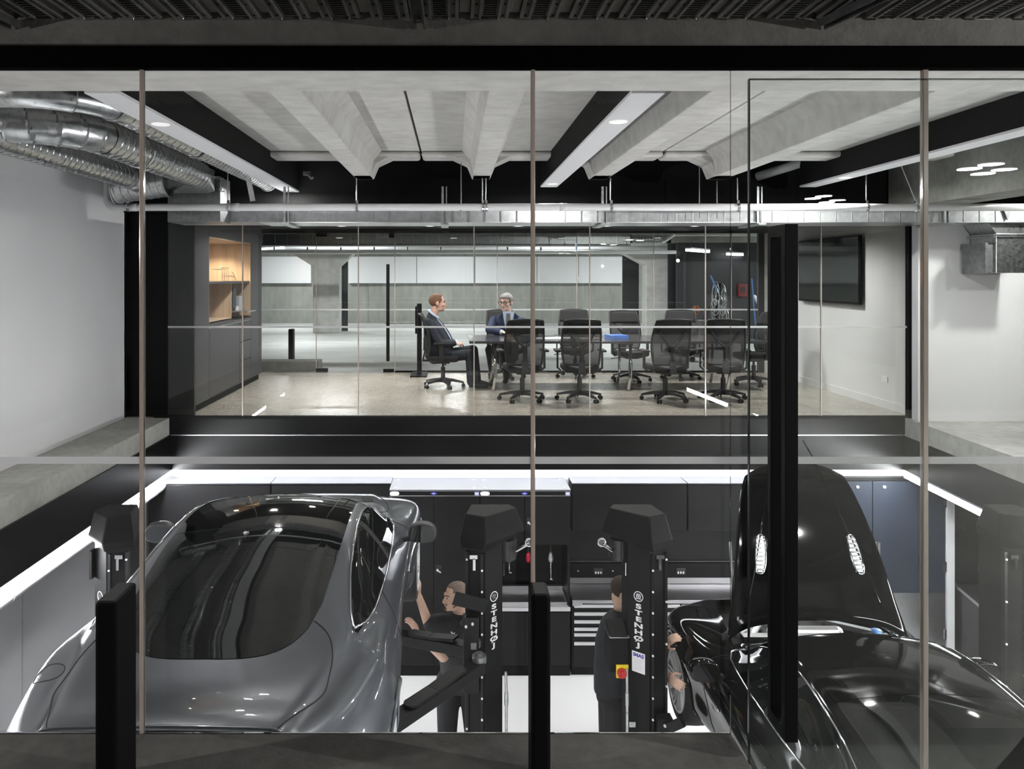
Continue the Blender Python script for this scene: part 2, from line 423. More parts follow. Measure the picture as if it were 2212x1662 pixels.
for k, x in enumerate(xs):
    o = proto if k == 0 else copy_tree(proto)
    place(o, (x, 0, zp))
for k, x in enumerate(xs[:-1]):
    s = MB().box(x + .071, x + .107, 1.4, 2.765, zp + .016, zp + .022).build('ceiling_slat', M_SLAT)
    setp(s, 'pale slatted strip glimpsed between two perforated ceiling trays', 'ceiling slat', 'pale strips between the ceiling trays')
def channel(x0, y0, x1, y1, lab):
    t = thing('ceiling_strut_channel', lab, 'strut channel', (x0, y0, 2.55))
    a = V((x0, y0, 2.568)); b = V((x1, y1, 2.568)); d = (b - a).normalized(); n = V((d.y, -d.x, 0))
    m = MB().bar(a, b, .04, .006)
    for s in (-1, 1): m.bar(a + n * s * .02 - V((0, 0, .012)), b + n * s * .02 - V((0, 0, .012)), .005, .028)
    m.build('channel', M_GALVD, t)
    MB().cyl(b - V((0, .07, .006)), b - V((0, .07, .016)), .009, n=6).build('bolt', M_GALV, t)
channel(-.125, 1.6, -.125, 2.775, 'steel strut channel hanging below the ceiling trays near the middle')
channel(1.52, 1.8, 1.32, 2.775, 'dark twin-rail strut channel slanting below the trays on the right')
channel(-1.7, 1.9, -1.58, 2.775, 'dark strut channel at the far left end of the ceiling trays')

# ================================================================== MEETING ROOM SHELL
sbox('floor_meeting_room', M_POLISH, -3.9, 5.6, 9.0, 13.3, -.19, 0)
sbox('ceiling_meeting_room', M_BLACK, -3.9, 5.6, 9.05, 13.35, 2.47, 2.6)
sbox('wall_meeting_left', M_CHAR, -3.98, -3.88, 8.95, 13.3, 0, 2.6)
sbox('wall_meeting_right', M_WHITE, 5.42, 5.52, 9.0, 13.3, 0, 2.6)
sbox('baseboard_right', M_WHITE, 5.405, 5.42, 9.05, 13.25, 0, .1)
sbox('wall_meeting_panel', M_GLOSSB, -3.88, -3.06, 9.07, 9.12, 0, 2.47)
GM = [X(px, 9.0) for px in (362, 524, 774, 1024, 1274, 1524, 1774, 1962)]
for k in range(7):
    x0, x1 = GM[k] + .004, GM[k + 1] - .004
    p = struct(MB().box(x0, x1, 9.0, 9.012, 0.0, 2.44).build('window_%d' % (k + 5), M_GLASS))
    MB().box(x0, x1, 8.9985, 8.9995, 1.05, 1.073).build('frosted_stripe', M_FROST, p)
for k, x in enumerate(GM[1:7]): sbox('trim_%d' % (20 + k), M_GEDGE, x - .006, x + .006, 8.997, 9.015, .002, 2.42)
sbox('trim_30', M_BLACK, -3.90, -3.84, 8.97, 9.03, -.01, 2.45)
sbox('trim_31', M_BLACK, 5.30, 5.345, 8.96, 9.03, 0, 2.45)
sbox('trim_32', M_BLACK, -3.5, 5.35, 8.98, 9.04, -.012, .02)
# rear glass with pivot door
YB = 13.25
GB = [X(px, YB) for px in (565, 683, 853, 1074, 1246, 1412, 1580, 1648)]
sbox('trim_33', M_BLACK, -3.9, 5.45, YB - .04, YB + .06, 2.40, 2.50)
for k in range(7):
    x0, x1 = GB[k] + .004, GB[k + 1] - .004
    p = MB().box(x0, x1, YB, YB + .012, .03 if k != 1 else .01, 2.41)
    p = struct(p.build('window_%d' % (k + 12), M_GLASS))
    if k == 1:
        h = MB().box(X(834.5, YB - .06), X(841.5, YB - .06), YB - .075, YB - .045, .2, 1.865)
        for z in (.35, 1.7): h.box(X(836, YB), X(840, YB), YB - .046, YB, z, z + .03)
        h.build('door_handle', M_PWD, p)
    MB().box(x0, x1, YB - .0015, YB - .0005, 1.07, 1.095).build('frosted_stripe', M_FROST, p)
for k, x in enumerate(GB[1:7]): sbox('trim_%d' % (40 + k), M_GEDGE, x - .006, x + .006, YB - .003, YB + .015, .03, 2.4)
sbox('trim_50', M_BLACK, GB[2], 5.40, YB - .01, YB + .03, 0, .03)
sbox('trim_51', M_CHAR, 5.24, 5.34, YB - .03, YB + .05, 0, 2.41)
sbox('wall_meeting_corner', M_CONC, 5.34, 5.45, YB - .03, YB + .1, 0, 2.47)
for (a, b, z0, z1, lab) in ((683, 708, 0.005, .075, 'black floor patch fitting at the left edge of the rear glass door'),
                       (828, 851, 0.005, .06, 'black floor pivot fitting at the right edge of the rear glass door'),
                       (683, 706, 2.34, 2.40, 'black top patch fitting above the left edge of the rear glass door'),
                       (840, 852, 2.32, 2.40, 'black part of the door closer above the rear glass door')):
    setp(MB().box(X(a, YB), X(b, YB), YB - .03, YB + .042, z0, z1).build('patch_fitting', M_PWD, bevel=.004), lab, 'door fitting')
setp(MB().box(X(814, YB), X(841, YB), YB - .04, YB - .005, 2.32, 2.395).build('door_closer', M_GALVD, bevel=.004), 'grey overhead door closer box above the rear glass door', 'door closer')

# ================================================================== CAR PARK BEYOND
sbox('floor_carpark', M_FARFLOOR, -14, 16, 13.3, 27.6, -.19, 0)
sbox('wall_carpark', M_FARWALL, -14, 16, 27.4, 27.6, 0, 3.2)
sbox('ceiling_carpark', M_CONCD, -14, 16, 13.4, 27.6, 2.95, 3.1)
sbox('wall_carpark_left', M_FARWALL, -14.1, -14, 13.3, 27.6, 0, 3.1)
sbox('wall_carpark_right', M_FARWALL, 16, 16.1, 13.3, 27.6, 0, 3.1)
for k, y in enumerate((16.5, 20.6)): sbox('ceiling_carpark_beam', M_CONCD, -14, 16, y, y + .6, 2.55, 2.96)
for px in (795, 1043, 1320): sbox('trim_%d' % (52 + int(px) % 7), M_FARWALL, X(px, 27.38) - .012, X(px, 27.38) + .012, 27.38, 27.4, 0, 1.42)
def column(x0, x1, y, lab, hl, hr):
    w = x1 - x0
    pr = [(x0, 0), (x1, 0), (x1, 1.95), (x1 + hr, 2.5), (x1 + hr, 2.95), (x0 - hl, 2.95), (x0 - hl, 2.5), (x0, 1.95)]
    struct(MB().prism(pr, 'y', y, y + .5).build('wall_column', M_CONC, bevel=.02))
column(X(676, 22.6), X(733, 22.6), 22.6, '', .9, .6)
column(X(1396, 20.6), X(1443, 20.6), 20.6, '', 1.0, 0.1)
m = MB()
bp = [('white_wall_board', 565, 672), ('white_wall_board', 752, 900), ('white_wall_board', 900, 1026), ('white_wall_board', 1026, 1160), ('white_wall_board', 1160, 1250), ('white_wall_board', 1250, 1345)]
pos = ['leftmost, beside the concrete column', 'second, just right of the concrete column', 'third, behind the tall pull bar side', 'fourth, above the two seated men', 'fifth, right of the middle', 'rightmost, next to the dark screen']
for (nm, a, b), q in zip(bp, pos):
    setp(MB().box(X(a, 27.2) + .01, X(b, 27.2) - .01, 27.2, 27.38, 1.42, 2.36).build(nm, M_WHITEG), 'long white board on the far car park wall, ' + q, 'wall board', 'white boards on the far wall')
for a, b, y, lab in ((733, 751, 23.2, 'tall black screen panel behind the left concrete column'), (1345, 1380, 22.0, 'wide black screen panel beside the right concrete column'), (1443, 1462, 19.5, 'black screen panel right of the pale concrete column')):
    setp(MB().box(X(a, y), X(b, y), y, y + .06, .01, 2.5).build('screen_panel', M_CHAR), lab, 'screen panel')
sbox('wall_carpark_store', M_CHAR, X(1462, 19.2), X(1660, 19.2), 19.2, 19.3, 0, 2.5)
sbox('floor_kerb', M_CONCD, X(540, 13.6), X(690, 13.6), 13.5, 13.9, 0, .16)
setp(MB().box(X(625, 14.9), X(635, 14.9), 14.8, 14.98, 0, .64).build('bollard', M_PWD, bevel=.01), 'slim black flat bollard on the pale car park floor behind the rear glass', 'bollard')
# ================================================================== CEILING SERVICES
def led_mat(name, col, s): return mat(name, (.9, .9, .9), .5, emit=col, estr=s)
M_LED = led_mat('led_diffuser', (.975, .98, 1), LED_S)
M_LEDB = led_mat('led_diffuser_back', (.95, .97, 1), LED_B)
M_DOWN = led_mat('downlight_glow', (1, .97, .92), 14)
M_DISC = led_mat('dim_disc_glow', (1, .97, .93), .45)
def lamp(name, kind, parent, loc, energy, size=.1, col=(1, .975, .955), spot=None, rot=(0, 0, 0), sy=None):
    l = bpy.data.lights.new(name, kind); l.energy = energy; l.color = col
    if kind == 'AREA':
        l.size = size; l.shape = 'DISK'
        if sy: l.shape = 'RECTANGLE'; l.size_y = sy
    if kind == 'SPOT': l.spot_size = spot or 2.2; l.spot_blend = .6; l.shadow_soft_size = size
    if kind == 'POINT': l.shadow_soft_size = size
    o = bpy.data.objects.new(name, l); C.objects.link(o)
    o.parent = parent; o.location = V(loc) - ORG.get(parent, V((0, 0, 0))); o.rotation_euler = rot
    return o
# boxed black beams with white undersides and round lights
def beam(x0, x1, y1, zt, label, discs):
    t = thing('boxed_beam', label, 'ceiling beam', ((x0 + x1) / 2, 4.1, ZR))
    MB().box(x0, x1, 4.1, y1, ZR + .004, zt).build('beam_casing', M_BLACK, t)
    MB().box(x0 - .002, x1 + .002, 4.1, y1 + .003, ZR - .012, ZR + .006).build('white_soffit', M_WHITE, t)
    for y in discs:
        d = MB().lathe(((x0 + x1) / 2, y, 0), [(.001, ZR - .016), (.05, ZR - .017), (.056, ZR - .016), (.058, ZR - .011)], n=28).build('round_light', M_DISC, t, smooth=True)
        lamp('round_light_lamp', 'AREA', d, ((x0 + x1) / 2, y, ZR - .02), BEAM_W, .11)
beam(-1.967, -1.79, 8.9, 3.25, 'long black boxed beam with white underside left of the concrete ribs', (4.93, 8.6))
beam(.95, 1.125, 8.4, 3.2, 'black boxed beam with white underside and round light in the middle of the ceiling', (4.85, 8.1))
beam(3.78, 3.955, 8.4, 3.2, 'black boxed beam with white underside rising to the right edge', (7.6,))
# spiral ducts
M_SEAMD = mat('duct_seam', (.16, .165, .165), .5, .7, noise_amt=.2)
def spiral(m, pts, r, pitch=.085, n=28, dens=13):
    pts = [V(p) for p in pts]; L = 0; path = [(0, pts[0])]
    for a, b in zip(pts, pts[1:]): L += (b - a).length; path.append((L, b))
    N = max(4, int(L / pitch * dens)); out = []; u = None; k = 0
    for j in range(N + 1):
        sdist = L * j / N
        while k < len(path) - 2 and path[k + 1][0] < sdist: k += 1
        a, b = path[k], path[k + 1]; f = (sdist - a[0]) / max(1e-6, b[0] - a[0]); p = a[1].lerp(b[1], f); d = (b[1] - a[1]).normalized()
        if u is None: u = V((0, 0, 1)) - d * d.z; u.normalize()
        u = u - d * u.dot(d); u.normalize(); w = d.cross(u); ring = []
        for i in range(n):
            th = i / n; ph = ((sdist / pitch) - th) % 1.0
            rr = r + (.0045 if ph < 1.01 / dens else 0)
            ring.append(p + (u * math.cos(2 * PI * th) + w * math.sin(2 * PI * th)) * rr)
        out.append(ring)
    for j in range(N):
        m.cm = 0
        vs = out[j] + out[j + 1]
        for i in range(n):
            ph = (L * (j + .5) / N / pitch - (i + .5) / n) % 1.0
            m.cm = 1 if ph < 1.01 / dens else 0
            m.f.append([len(m.v) + i, len(m.v) + (i + 1) % n, len(m.v) + n + (i + 1) % n, len(m.v) + n + i]); m.mi.append(m.cm)
        m.v += vs
    m.cm = 0
    return m
def arc(c, a, b, r, t0, t1, n=8): return [V(c) + V(a) * r * math.cos(t) + V(b) * r * math.sin(t) for t in [t0 + (t1 - t0) * i / n for i in range(n + 1)]]
zA = 2.68
t = thing('spiral_duct', 'slimmest spiral duct, bending left at its near end beside the white beam soffit', 'duct', (-2.06, 6, zA), 'spiral ducts at the upper left')
spiral(MB(), [(-2.06, 8.62, zA), (-2.06, 6.15, zA)], .072).build('duct_run', [M_GALV, M_SEAMD], t, smooth=True)
spiral(MB(), [(-2.06, 6.1, zA), (-2.06, 4.72, zA)], .080, pitch=.12).build('duct_run', [M_GALV, M_SEAMD], t, smooth=True)
for y in (6.13, 8.5): MB().tube([(-2.06 + .083 * math.cos(a), y, zA + .083 * math.sin(a)) for a in [2 * PI * i / 28 for i in range(28)]], .006, 6, closed=True).build('joint_ring', M_GALVD, t)
e = arc((-2.50, 4.72, zA), (1, 0, 0), (0, -1, 0), .44, 0, PI / 2 * .99, 10)
MB().tube(e[:6], .082, 28, False).build('elbow', M_GALV, t, smooth=True)
MB().tube(e[5:] + [V((-3.8, 4.28, zA))], .086, 28, False).build('elbow', M_GALV, t, smooth=True)
for q, i in ((e[5], 5), (e[1], 1)):
    d = (e[i + 1] - e[i - 1]).normalized(); w = V((0, 0, 1)); u = d.cross(w)
    MB().tube([q + (u * math.cos(a) + w * math.sin(a)) * .087 for a in [2 * PI * i / 28 for i in range(28)]], .0045, 6, closed=True).build('seam_ring', M_GALVD, t)
zB = 2.63
t = thing('spiral_duct', 'thickest spiral duct, between the other two, ending at the square plenum', 'duct', (-2.46, 6, zB), 'spiral ducts at the upper left')
eb = arc((-2.95, 5.35, zB), (1, 0, 0), (0, -1, 0), .49, 0, PI / 2 * .99, 12)
spiral(MB(), [(-2.46, 7.42, zB), (-2.46, 5.36, zB)], .125, pitch=.10).build('duct_run', [M_GALV, M_SEAMD], t, smooth=True)
spiral(MB(), eb + [V((-3.82, 4.86, zB))], .127, pitch=.14).build('elbow', [M_GALV, M_SEAMD], t, smooth=True)
MB().tube([(-2.46 + .128 * math.cos(a), 6.0, zB + .128 * math.sin(a)) for a in [2 * PI * i / 28 for i in range(28)]], .006, 6, closed=True).build('joint_ring', M_CHROME, t)
# round to square piece and rectangular plenum
m = MB(); n = 32
def sq(a, hw, hh):
    c, s = math.cos(a), math.sin(a); k = 1 / max(abs(c) / hw, abs(s) / hh); return c * k, s * k
r0 = [V((-2.46 + .125 * math.cos(2 * PI * i / n), 7.42, zB + .125 * math.sin(2 * PI * i / n))) for i in range(n)]
r1 = [V((-2.70 + sq(2 * PI * i / n, .26, .13)[0], 7.85, zB + sq(2 * PI * i / n, .26, .13)[1])) for i in range(n)]
m.rings([r0, r1], False).build('transition', M_GALV, t)
t = thing('spiral_duct', 'lowest spiral duct against the white left wall, ending in a short cross tee', 'duct', (-3.09, 6, 2.60), 'spiral ducts at the upper left')
spiral(MB(), [(-3.09, 7.35, 2.60), (-3.09, 4.15, 2.60)], .105, pitch=.09).build('duct_run', [M_GALV, M_SEAMD], t, smooth=True)
spiral(MB(), [(-3.34, 7.62, 2.53), (-2.83, 7.62, 2.60)], .155, pitch=.07).build('tee_piece', [M_GALV, M_SEAMD], t, smooth=True)
MB().tube([(-3.09, 7.3, 2.6), (-3.09, 7.6, 2.57)], .108, 28).build('tee_branch', M_GALV, t, smooth=True)
for x, z in ((-3.34, 2.53), (-2.83, 2.60)): MB().tube([(x, 7.62 + .157 * math.cos(a), z + .157 * math.sin(a)) for a in [2 * PI * i / 28 for i in range(28)]], .009, 6, closed=True).build('joint_ring', M_GALV, t)
MB().tube([(-3.09 + .108 * math.cos(a), 7.3, 2.6 + .108 * math.sin(a)) for a in [2 * PI * i / 28 for i in range(28)]], .007, 6, closed=True).build('joint_ring', M_GALVD, t)
t = thing('plenum_box', 'square galvanised plenum riser behind the white pipe at the left', 'duct', (-2.8, 8.0, 2.24))
MB().box(X(362, 7.95), X(476, 7.95), 7.95, 8.3, 2.22, 2.68).build('plenum_casing', M_GALVD, t, bevel=.004)
m = MB()
for z in (2.56, 2.545): m.box(X(358, 7.93), X(480, 7.93), 7.93, 7.95, z - .006, z + .004)
m.box(X(352, 7.93), X(486, 7.93), 7.925, 7.945, 2.525, 2.532).build('flange', M_GALV, t)
MB().box(X(340, 7.85), X(478, 7.85), 7.8, 7.95, 2.655, 2.668).build('flange', M_GALV, t)
# long rectangular duct with seams
t = thing('rectangular_duct', 'long flat galvanised duct running across above the meeting-room glass', 'duct', (1.2, 8.5, 2.235))
m = MB().box(X(362, 8.3), 7.9, 8.3, 8.85, 2.24, 2.40)
m.cm = 1
for k in range(46):
    x = X(600, 8.3) + k * .172
    m.box(x, x + .006, 8.293, 8.3, 2.24, 2.398)
m.build('duct_casing', [mat('soft_galvanised_steel', (.40, .41, .42), .42, .6, noise_amt=.2, noise_scale=14), M_GALV], t)
MB().box(X(560, 8.3), 7.9, 8.285, 8.86, 2.232, 2.239).build('bottom_flange', M_BRUSH, t)
for px in (613, 956, 1303, 1640, 2046):
    m = MB(); x = X(px, 8.24)
    m.box(x - .012, x + .012, 8.27, 8.292, 2.22, 2.62).box(x + .035, x + .047, 8.27, 8.285, 2.22, 2.62).box(x - .02, x + .06, 8.2, 8.8, 2.205, 2.222)
    m.build('duct_hanger', M_GALV, t)
t = thing('duct_outlet', 'galvanised box duct drop with grille in front of the white wall at the right', 'duct', (X(2160, 8.5), 8.45, 1.68))
xa, xb, xc = X(2128, 8.45), X(2165, 8.45), X(2207, 8.45)
MB().box(xa + .05, xc, 8.35, 8.77, 1.69, 2.12).build('drop_casing', M_GALV, t, bevel=.005)
MB().prism([(xa + .05, 2.12), (xc, 2.12), (xc - .015, 2.231), (xa - .03, 2.231)], 'y', 8.35, 8.75).build('drop_collar', M_GALV, t)
MB().box(xa + .01, xc + .03, 8.33, 8.77, 2.10, 2.112).box(xa + .01, xc + .03, 8.33, 8.77, 2.08, 2.09).build('flange', M_GALV, t)
m = MB().box(xa - .06, xa - .03, 8.36, 8.74, 1.68, 2.02)
for k in range(12): m.box(xa - .07, xa - .055, 8.37, 8.73, 1.70 + k * .026, 1.71 + k * .026)
m.box(xa - .03, xa + .05, 8.38, 8.72, 1.7, 2.0).build('grille', M_GALVD, t)
MB().prism([(xa + .07, 2.39), (xa + .17, 2.39), (xa + .12, 2.26)], 'y', 8.27, 8.29).build('gusset', M_GALVD, t)
# white pipe with clamps
YP, ZP = 7.72, Z(448, 7.72)
t = thing('white_pipe', 'long pale grey pipe hung across the void below the concrete ribs', 'pipe', (1, YP, ZP))
xe = X(232, YP)
MB().tube([(xe, YP, ZP + .4)] + [(xe + .06, YP, ZP + .02)][:0] + arc((xe + .075, YP, ZP + .075), (-1, 0, 0), (0, 0, -1), .075, 0, PI / 2, 8) + [(7.9, YP, ZP)], .037, 20).build('pipe_run', M_PIPE, t, smooth=True)
for px, dz in ((271, .0), (491, .0), (1200, .0)):
    MB().cyl((X(px + 9, YP), YP, ZP), (X(px + 26, YP), YP, ZP), .0405, n=20).build('coupling', M_PIPE, t, smooth=True)
for px, zt, dx in ((276, ZR - .0, .06), (492, 2.88, 0), (770, ZR, 0), (1042, ZR, 0), (1049, ZR, .003), (1319, ZR, 0), (1593, ZR, 0), (1871, 2.9, 0), (1978, 2.8, -.16)):
    x = X(px, YP)
    cl = MB().tube([(x, YP + .041 * math.cos(a), ZP + .041 * math.sin(a)) for a in [2 * PI * i / 20 for i in range(20)]], .005, 6, closed=True)
    cl.tube([(x + .014, YP + .041 * math.cos(a), ZP + .041 * math.sin(a)) for a in [2 * PI * i / 20 for i in range(20)]], .004, 6, closed=True)
    cl.box(x - .006, x + .018, YP - .01, YP + .01, ZP + .04, ZP + .07)
    c = cl.build('pipe_clamp', M_CHROME, t)
    MB().cyl((x, YP, ZP + .06), (x + dx, YP, zt), .006, n=8).build('hanger_rod', M_GALV, c)
for px, zt in ((995, 2.82), (1485, 2.86), (1521, 2.62)):
    x = X(px, 8.2)
    setp(MB().cyl((x, 7.80 if px != 995 else 7.7, 2.24), (x, 7.80 if px != 995 else 7.7, zt), .005, n=8).build('hanging_rod', M_GALVD),
         {995: 'thin rod hanging left of the middle concrete rib', 1485: 'thin rod hanging between the two right concrete ribs', 1521: 'thin rod hanging at the end of the right concrete rib'}[px], 'rod')
setp(MB().bar((X(533, 7.6), 7.6, 2.70), (X(545, 7.6), 7.62, 2.40), .012, .05).build('hanging_strap', M_GALV), 'bright metal strap hanging beside the slim duct above the white pipe', 'strap')
setp(MB().cyl((X(1660, 8.6), 8.9, Z(374, 8.6)), (X(1732, 8.6), 8.3, Z(352, 8.6)), .05, n=18).build('duct_tube', M_PIPE, smooth=True), 'short grey tube under the ceiling left of the right boxed beam', 'tube')  # plain duct cylinder, gives no light
for px, py, Y in ((585, 288, 7.0), (660, 378, 8.6)):
    m = MB().box(X(px, Y) - .03, X(px, Y) + .05, Y, Y + .06, Z(py, Y), Z(py, Y) + .04).cyl((X(px, Y) + .04, Y, Z(py, Y)), (X(px, Y) + .08, Y - .02, Z(py, Y) - .04), .02, n=10)
    setp(m.build('ceiling_clip', M_GALVD), 'small grey fixing on the slab beside the left boxed beam' if px == 585 else 'small dark cable bundle at the far end of the left boxed beam', 'fixing')

# ================================================================== LIGHTS
def strip(name, lab, a, b, w, h, m, side=0):
    t = thing(name, lab, 'strip light', ((a[0] + b[0]) / 2, (a[1] + b[1]) / 2, a[2] - h))
    A = V(a); B = V(b)
    MB().bar(A - V((0, 0, h * .35)), B - V((0, 0, h * .35)), w, h * .7).build('diffuser', m, t)
    if side: MB().bar(A + V((side * (w * .5 + .012), 0, -h * .45)), B + V((side * (w * .5 + .012), 0, -h * .45)), .02, h * 1.25).build('shield', M_BRUSH, t)  # added shield keeps the strip's light off the wall and pipe
    MB().bar(A + V((0, 0, h * .1)), B + V((0, 0, h * .1)), w * 1.1, h * .2).build('housing', M_BRUSH, t)
    return t
strip('led_strip', 'glowing white strip light running along the left edge of the workshop void', (-3.34, 2.95, -.625), (-3.34, 9.0, -.625), .055, .07, M_LED, -1)
strip('led_strip', 'glowing white strip light along the right edge of the workshop void', (xr(2.2) + .03, 2.2, -.63), (xr(9.0) + .03, 9.0, -.63), .06, .10, M_LED, 1)
strip('led_strip', 'strip light tucked behind the fascia above the workshop cabinets', (-3.3, 9.17, -.612), (5.2, 9.17, -.612), .05, .03, M_LEDB)
strip('led_strip', 'unseen strip light added under the near concrete floor edge above the grey car', (-3.2, 2.2, -.31), (.9, 2.2, -.31), .05, .05, M_LED)  # out of sight, added to light the workshop from the near side
for k, px in enumerate((737, 928, 1120, 1311, 1502)):
    x = X(px, 12.3); q = ['leftmost', 'second from the left', 'middle', 'second from the right', 'rightmost'][k]
    t = thing('downlight', q + ' of the five round recessed downlights in the black meeting-room ceiling', 'downlight', (x, 12.3, 2.46), 'meeting-room downlights')
    MB().lathe((x, 12.3, 0), [(.075, 2.472), (.088, 2.472), (.088, 2.458), (.075, 2.46)], n=24, closed=True).build('trim_ring', M_WHITE, t)
    MB().lathe((x, 12.3, 0), [(.001, 2.463), (.076, 2.463), (.076, 2.468)], n=24).build('diffuser', M_DOWN, t)
    lamp('downlight_lamp', 'SPOT', t, (x, 12.3, 2.44), MEET_W, .07, spot=2.7)
for k, (x, y) in enumerate(((-2.4, 10.3), (.0, 10.2), (2.3, 10.2), (4.3, 10.3))):
    t = thing('downlight', ('first', 'second', 'third', 'fourth')[k] + ' downlight from the left in the front row over the meeting-room table', 'downlight', (x, y, 2.46), 'meeting-room front downlights')
    MB().lathe((x, y, 0), [(.001, 2.463), (.076, 2.463), (.076, 2.468)], n=24).build('diffuser', M_DOWN, t)
    lamp('downlight_lamp', 'SPOT', t, (x, y, 2.44), MEET_W, .07, spot=2.7)
# near-side downlights behind the camera, seen mirrored in the glass door
for k, (x, y) in enumerate(((4.33, -.9), (4.65, -1.2), (4.16, -3.35), (4.54, -3.8))):
    t = thing('downlight', 'round downlight in the dark near-side ceiling, mirrored in the glass door', 'downlight', (x, y, 2.56), 'near-side downlights')
    MB().lathe((x, y, 0), [(.001, 2.559), (.085, 2.559), (.085, 2.561)], n=24).build('diffuser', M_DOWN, t)
    MB().lathe((x, y, 0), [(.086, 2.561), (.092, 2.566), (.092, 2.60), (.001, 2.60)], n=24).build('trim_ring', M_PWD, t)
    lamp('downlight_lamp', 'AREA', t, (x, y, 2.553), NEAR_W, .17)
for k, (x, y) in enumerate(((6.3, 7.7), (6.6, 6.2))):
    t = thing('downlight', ('rear', 'front')[k] + ' round downlight over the right-hand concrete ledge, just out of view', 'downlight', (x, y, 2.74), 'right-hand downlights')
    MB().lathe((x, y, 0), [(.001, 2.738), (.085, 2.738), (.09, 2.75)], n=24).build('diffuser', M_DOWN, t)
    lamp('downlight_lamp', 'SPOT', t, (x, y, 2.72), RIGHT_W, .08, spot=2.8)
t = thing('fill_lamp_left', 'unseen fill lamp added on the dark wall left of the camera', 'lamp', (-4.55, 1.5, 1.9))  # fill lamp added to brighten the ceiling trays, placed clear of glass reflections
MB().box(-4.6, -4.56, 1.4, 1.6, 1.8, 2.0).build('fill_lamp_body', M_WHITE, t); lamp('fill_bulb_left', 'POINT', t, (-4.4, 1.5, 1.9), SIDE_FILL_W, .03)
t = thing('fill_lamp_right', 'unseen fill lamp added on the near side right of the camera', 'lamp', (4.9, 1.2, 2.0))  # second unseen fill lamp, added to lift the dark trays and beam
MB().cyl((4.9, 1.2, 2.15), (4.9, 1.2, 2.6), .01).cyl((4.9, 1.2, 2.1), (4.9, 1.2, 2.2), .05).build('fill_lamp_body', M_WHITE, t); lamp('fill_bulb_right', 'POINT', t, (4.9, 1.2, 2.0), SIDE_FILL_W * 2, .03)
# car park tubes
def batten(px, py, Y, L, ang, lab, w=.09, el=0):
    p = P(px, py, Y); t = thing('ceiling_batten_light', lab, 'batten light', p, 'car park batten lights')
    d = V((math.cos(ang) * L / 2, math.sin(ang) * L / 2, el))
    MB().bar(p - d, p + d, w, .05).build('tube_diffuser', led_mat('batten_glow', (.95, .98, 1), 9), t)
    MB().bar(p - d + V((0, 0, .04)), p + d + V((0, 0, .04)), w * 1.1, .03).build('housing', M_WHITE, t)
    return t
batten(583, 537, 19.0, 1.3, 2.3, 'short bright tube light left of the left concrete column in the car park')
batten(1508, 542, 17.0, 1.3, .95, 'bright tube light right of the pale concrete column in the car park', .12)
batten(1590, 550, 19.0, .9, .8, 'thin tube light glimpsed at the right of the dark store')
for x, y in ((-9, 17), (-3, 19), (0, 24.5), (3, 18.7), (6, 24.5), (10, 19), (-5, 25), (8, 15)):
    t = thing('ceiling_batten_light', 'bright tube light hidden above the ducts of the car park ceiling', 'batten light', (x, y, 2.85), 'car park batten lights')
    MB().box(x - .6, x + .6, y - .05, y + .05, 2.86, 2.95).build('tube_diffuser', MATS['batten_glow'], t)
    lamp('batten_lamp', 'AREA', t, (x, y, 2.84), PARK_W, 1.2, (.95, .98, 1), sy=.1)
# car park services seen above the boards
for (y, z0, z1, lab, x0, x1) in ((14.6, 2.27, 2.47, 'bright galvanised duct crossing the car park just behind the rear glass', -4.6, 3.35),):
    t = thing('ceiling_duct', lab, 'duct', (-1, y, z0))
    m = MB().box(x0, x1, y, y + .5, z0, z1)
    m.cm = 1
    for k in range(33): m.box(x0 + k * .24, x0 + k * .24 + .012, y - .012, y, z0, z1)
    m.build('duct_casing', [M_GALV, M_BRUSH], t); MB().box(x0, x1, y - .03, y + .5, z0 - .03, z0 - .01).build('bottom_flange', M_GALVD, t)
    spiral(MB(), [(3.4, y + .2, 2.37), (4.0, y + .2, 2.37), (4.2, y + .3, 2.5)], .10, pitch=.06).build('flexible_end', [M_GALV, M_SEAMD], t, smooth=True)
for py, Y, r, lab, x1 in ((545, 18, .045, 'pale sprinkler pipe with small fittings above the white boards', 5.2), (536, 20, .05, 'grey conduit pipe above the sprinkler pipe in the car park', 6.0)):
    t = thing('hanging_service_pipe', lab, 'pipe', (0, Y, Z(py, Y)))
    MB().cyl((-9, Y, Z(py, Y)), (x1, Y, Z(py, Y)), r, n=12).build('pipe_run', M_PIPE, t, smooth=True)
    for k in range(9): MB().cyl((-4.2 + k * .78, Y, Z(py, Y) - .03), (-4.2 + k * .78, Y, Z(py, Y) + .12), .022, n=8).build('pipe_fitting', M_CHROME, t)

# ================================================================== JOINERY on the left of the meeting room
xf = -3.10
jt = thing('joinery_cabinet', 'tall charcoal wall unit with a lit oak niche at the left of the meeting room', 'cabinet', (-3.4, 10.8, 0))
Y0, Y1, Y2, Y3 = 9.13, 9.76, 11.76, 12.42
m = MB().box(-3.86, xf, Y0, Y1 - .006, .1, 2.46).box(-3.86, xf, Y2 + .006, Y3, .1, 2.46)
m.box(-3.86, xf, Y1, Y2, 2.16, 2.46).box(-3.86, xf, Y1, Y2, 1.0, 1.035).box(-3.88, -3.86, Y0, Y3, .1, 2.46).box(-3.86, xf + .0, Y1, Y2, .1, .11)
m.build('carcass', M_CHAR, jt)
MB().box(-3.86, xf - .05, Y0, Y3, 0, .1).build('plinth', M_BLACK, jt)
m = MB().box(-3.855, -3.84, Y1, Y2, 1.04, 2.16).box(-3.84, xf - .004, Y1 - .001, Y1 + .012, 1.04, 2.16).box(-3.84, xf - .004, Y2 - .012, Y2, 1.04, 2.16).box(-3.84, xf - .004, Y1, Y2, 2.148, 2.16)
m.build('niche_lining', M_WOOD, jt)
MB().box(-3.84, xf - .02, Y1, Y2, 1.555, 1.585).build('shelf', M_CHAR, jt)
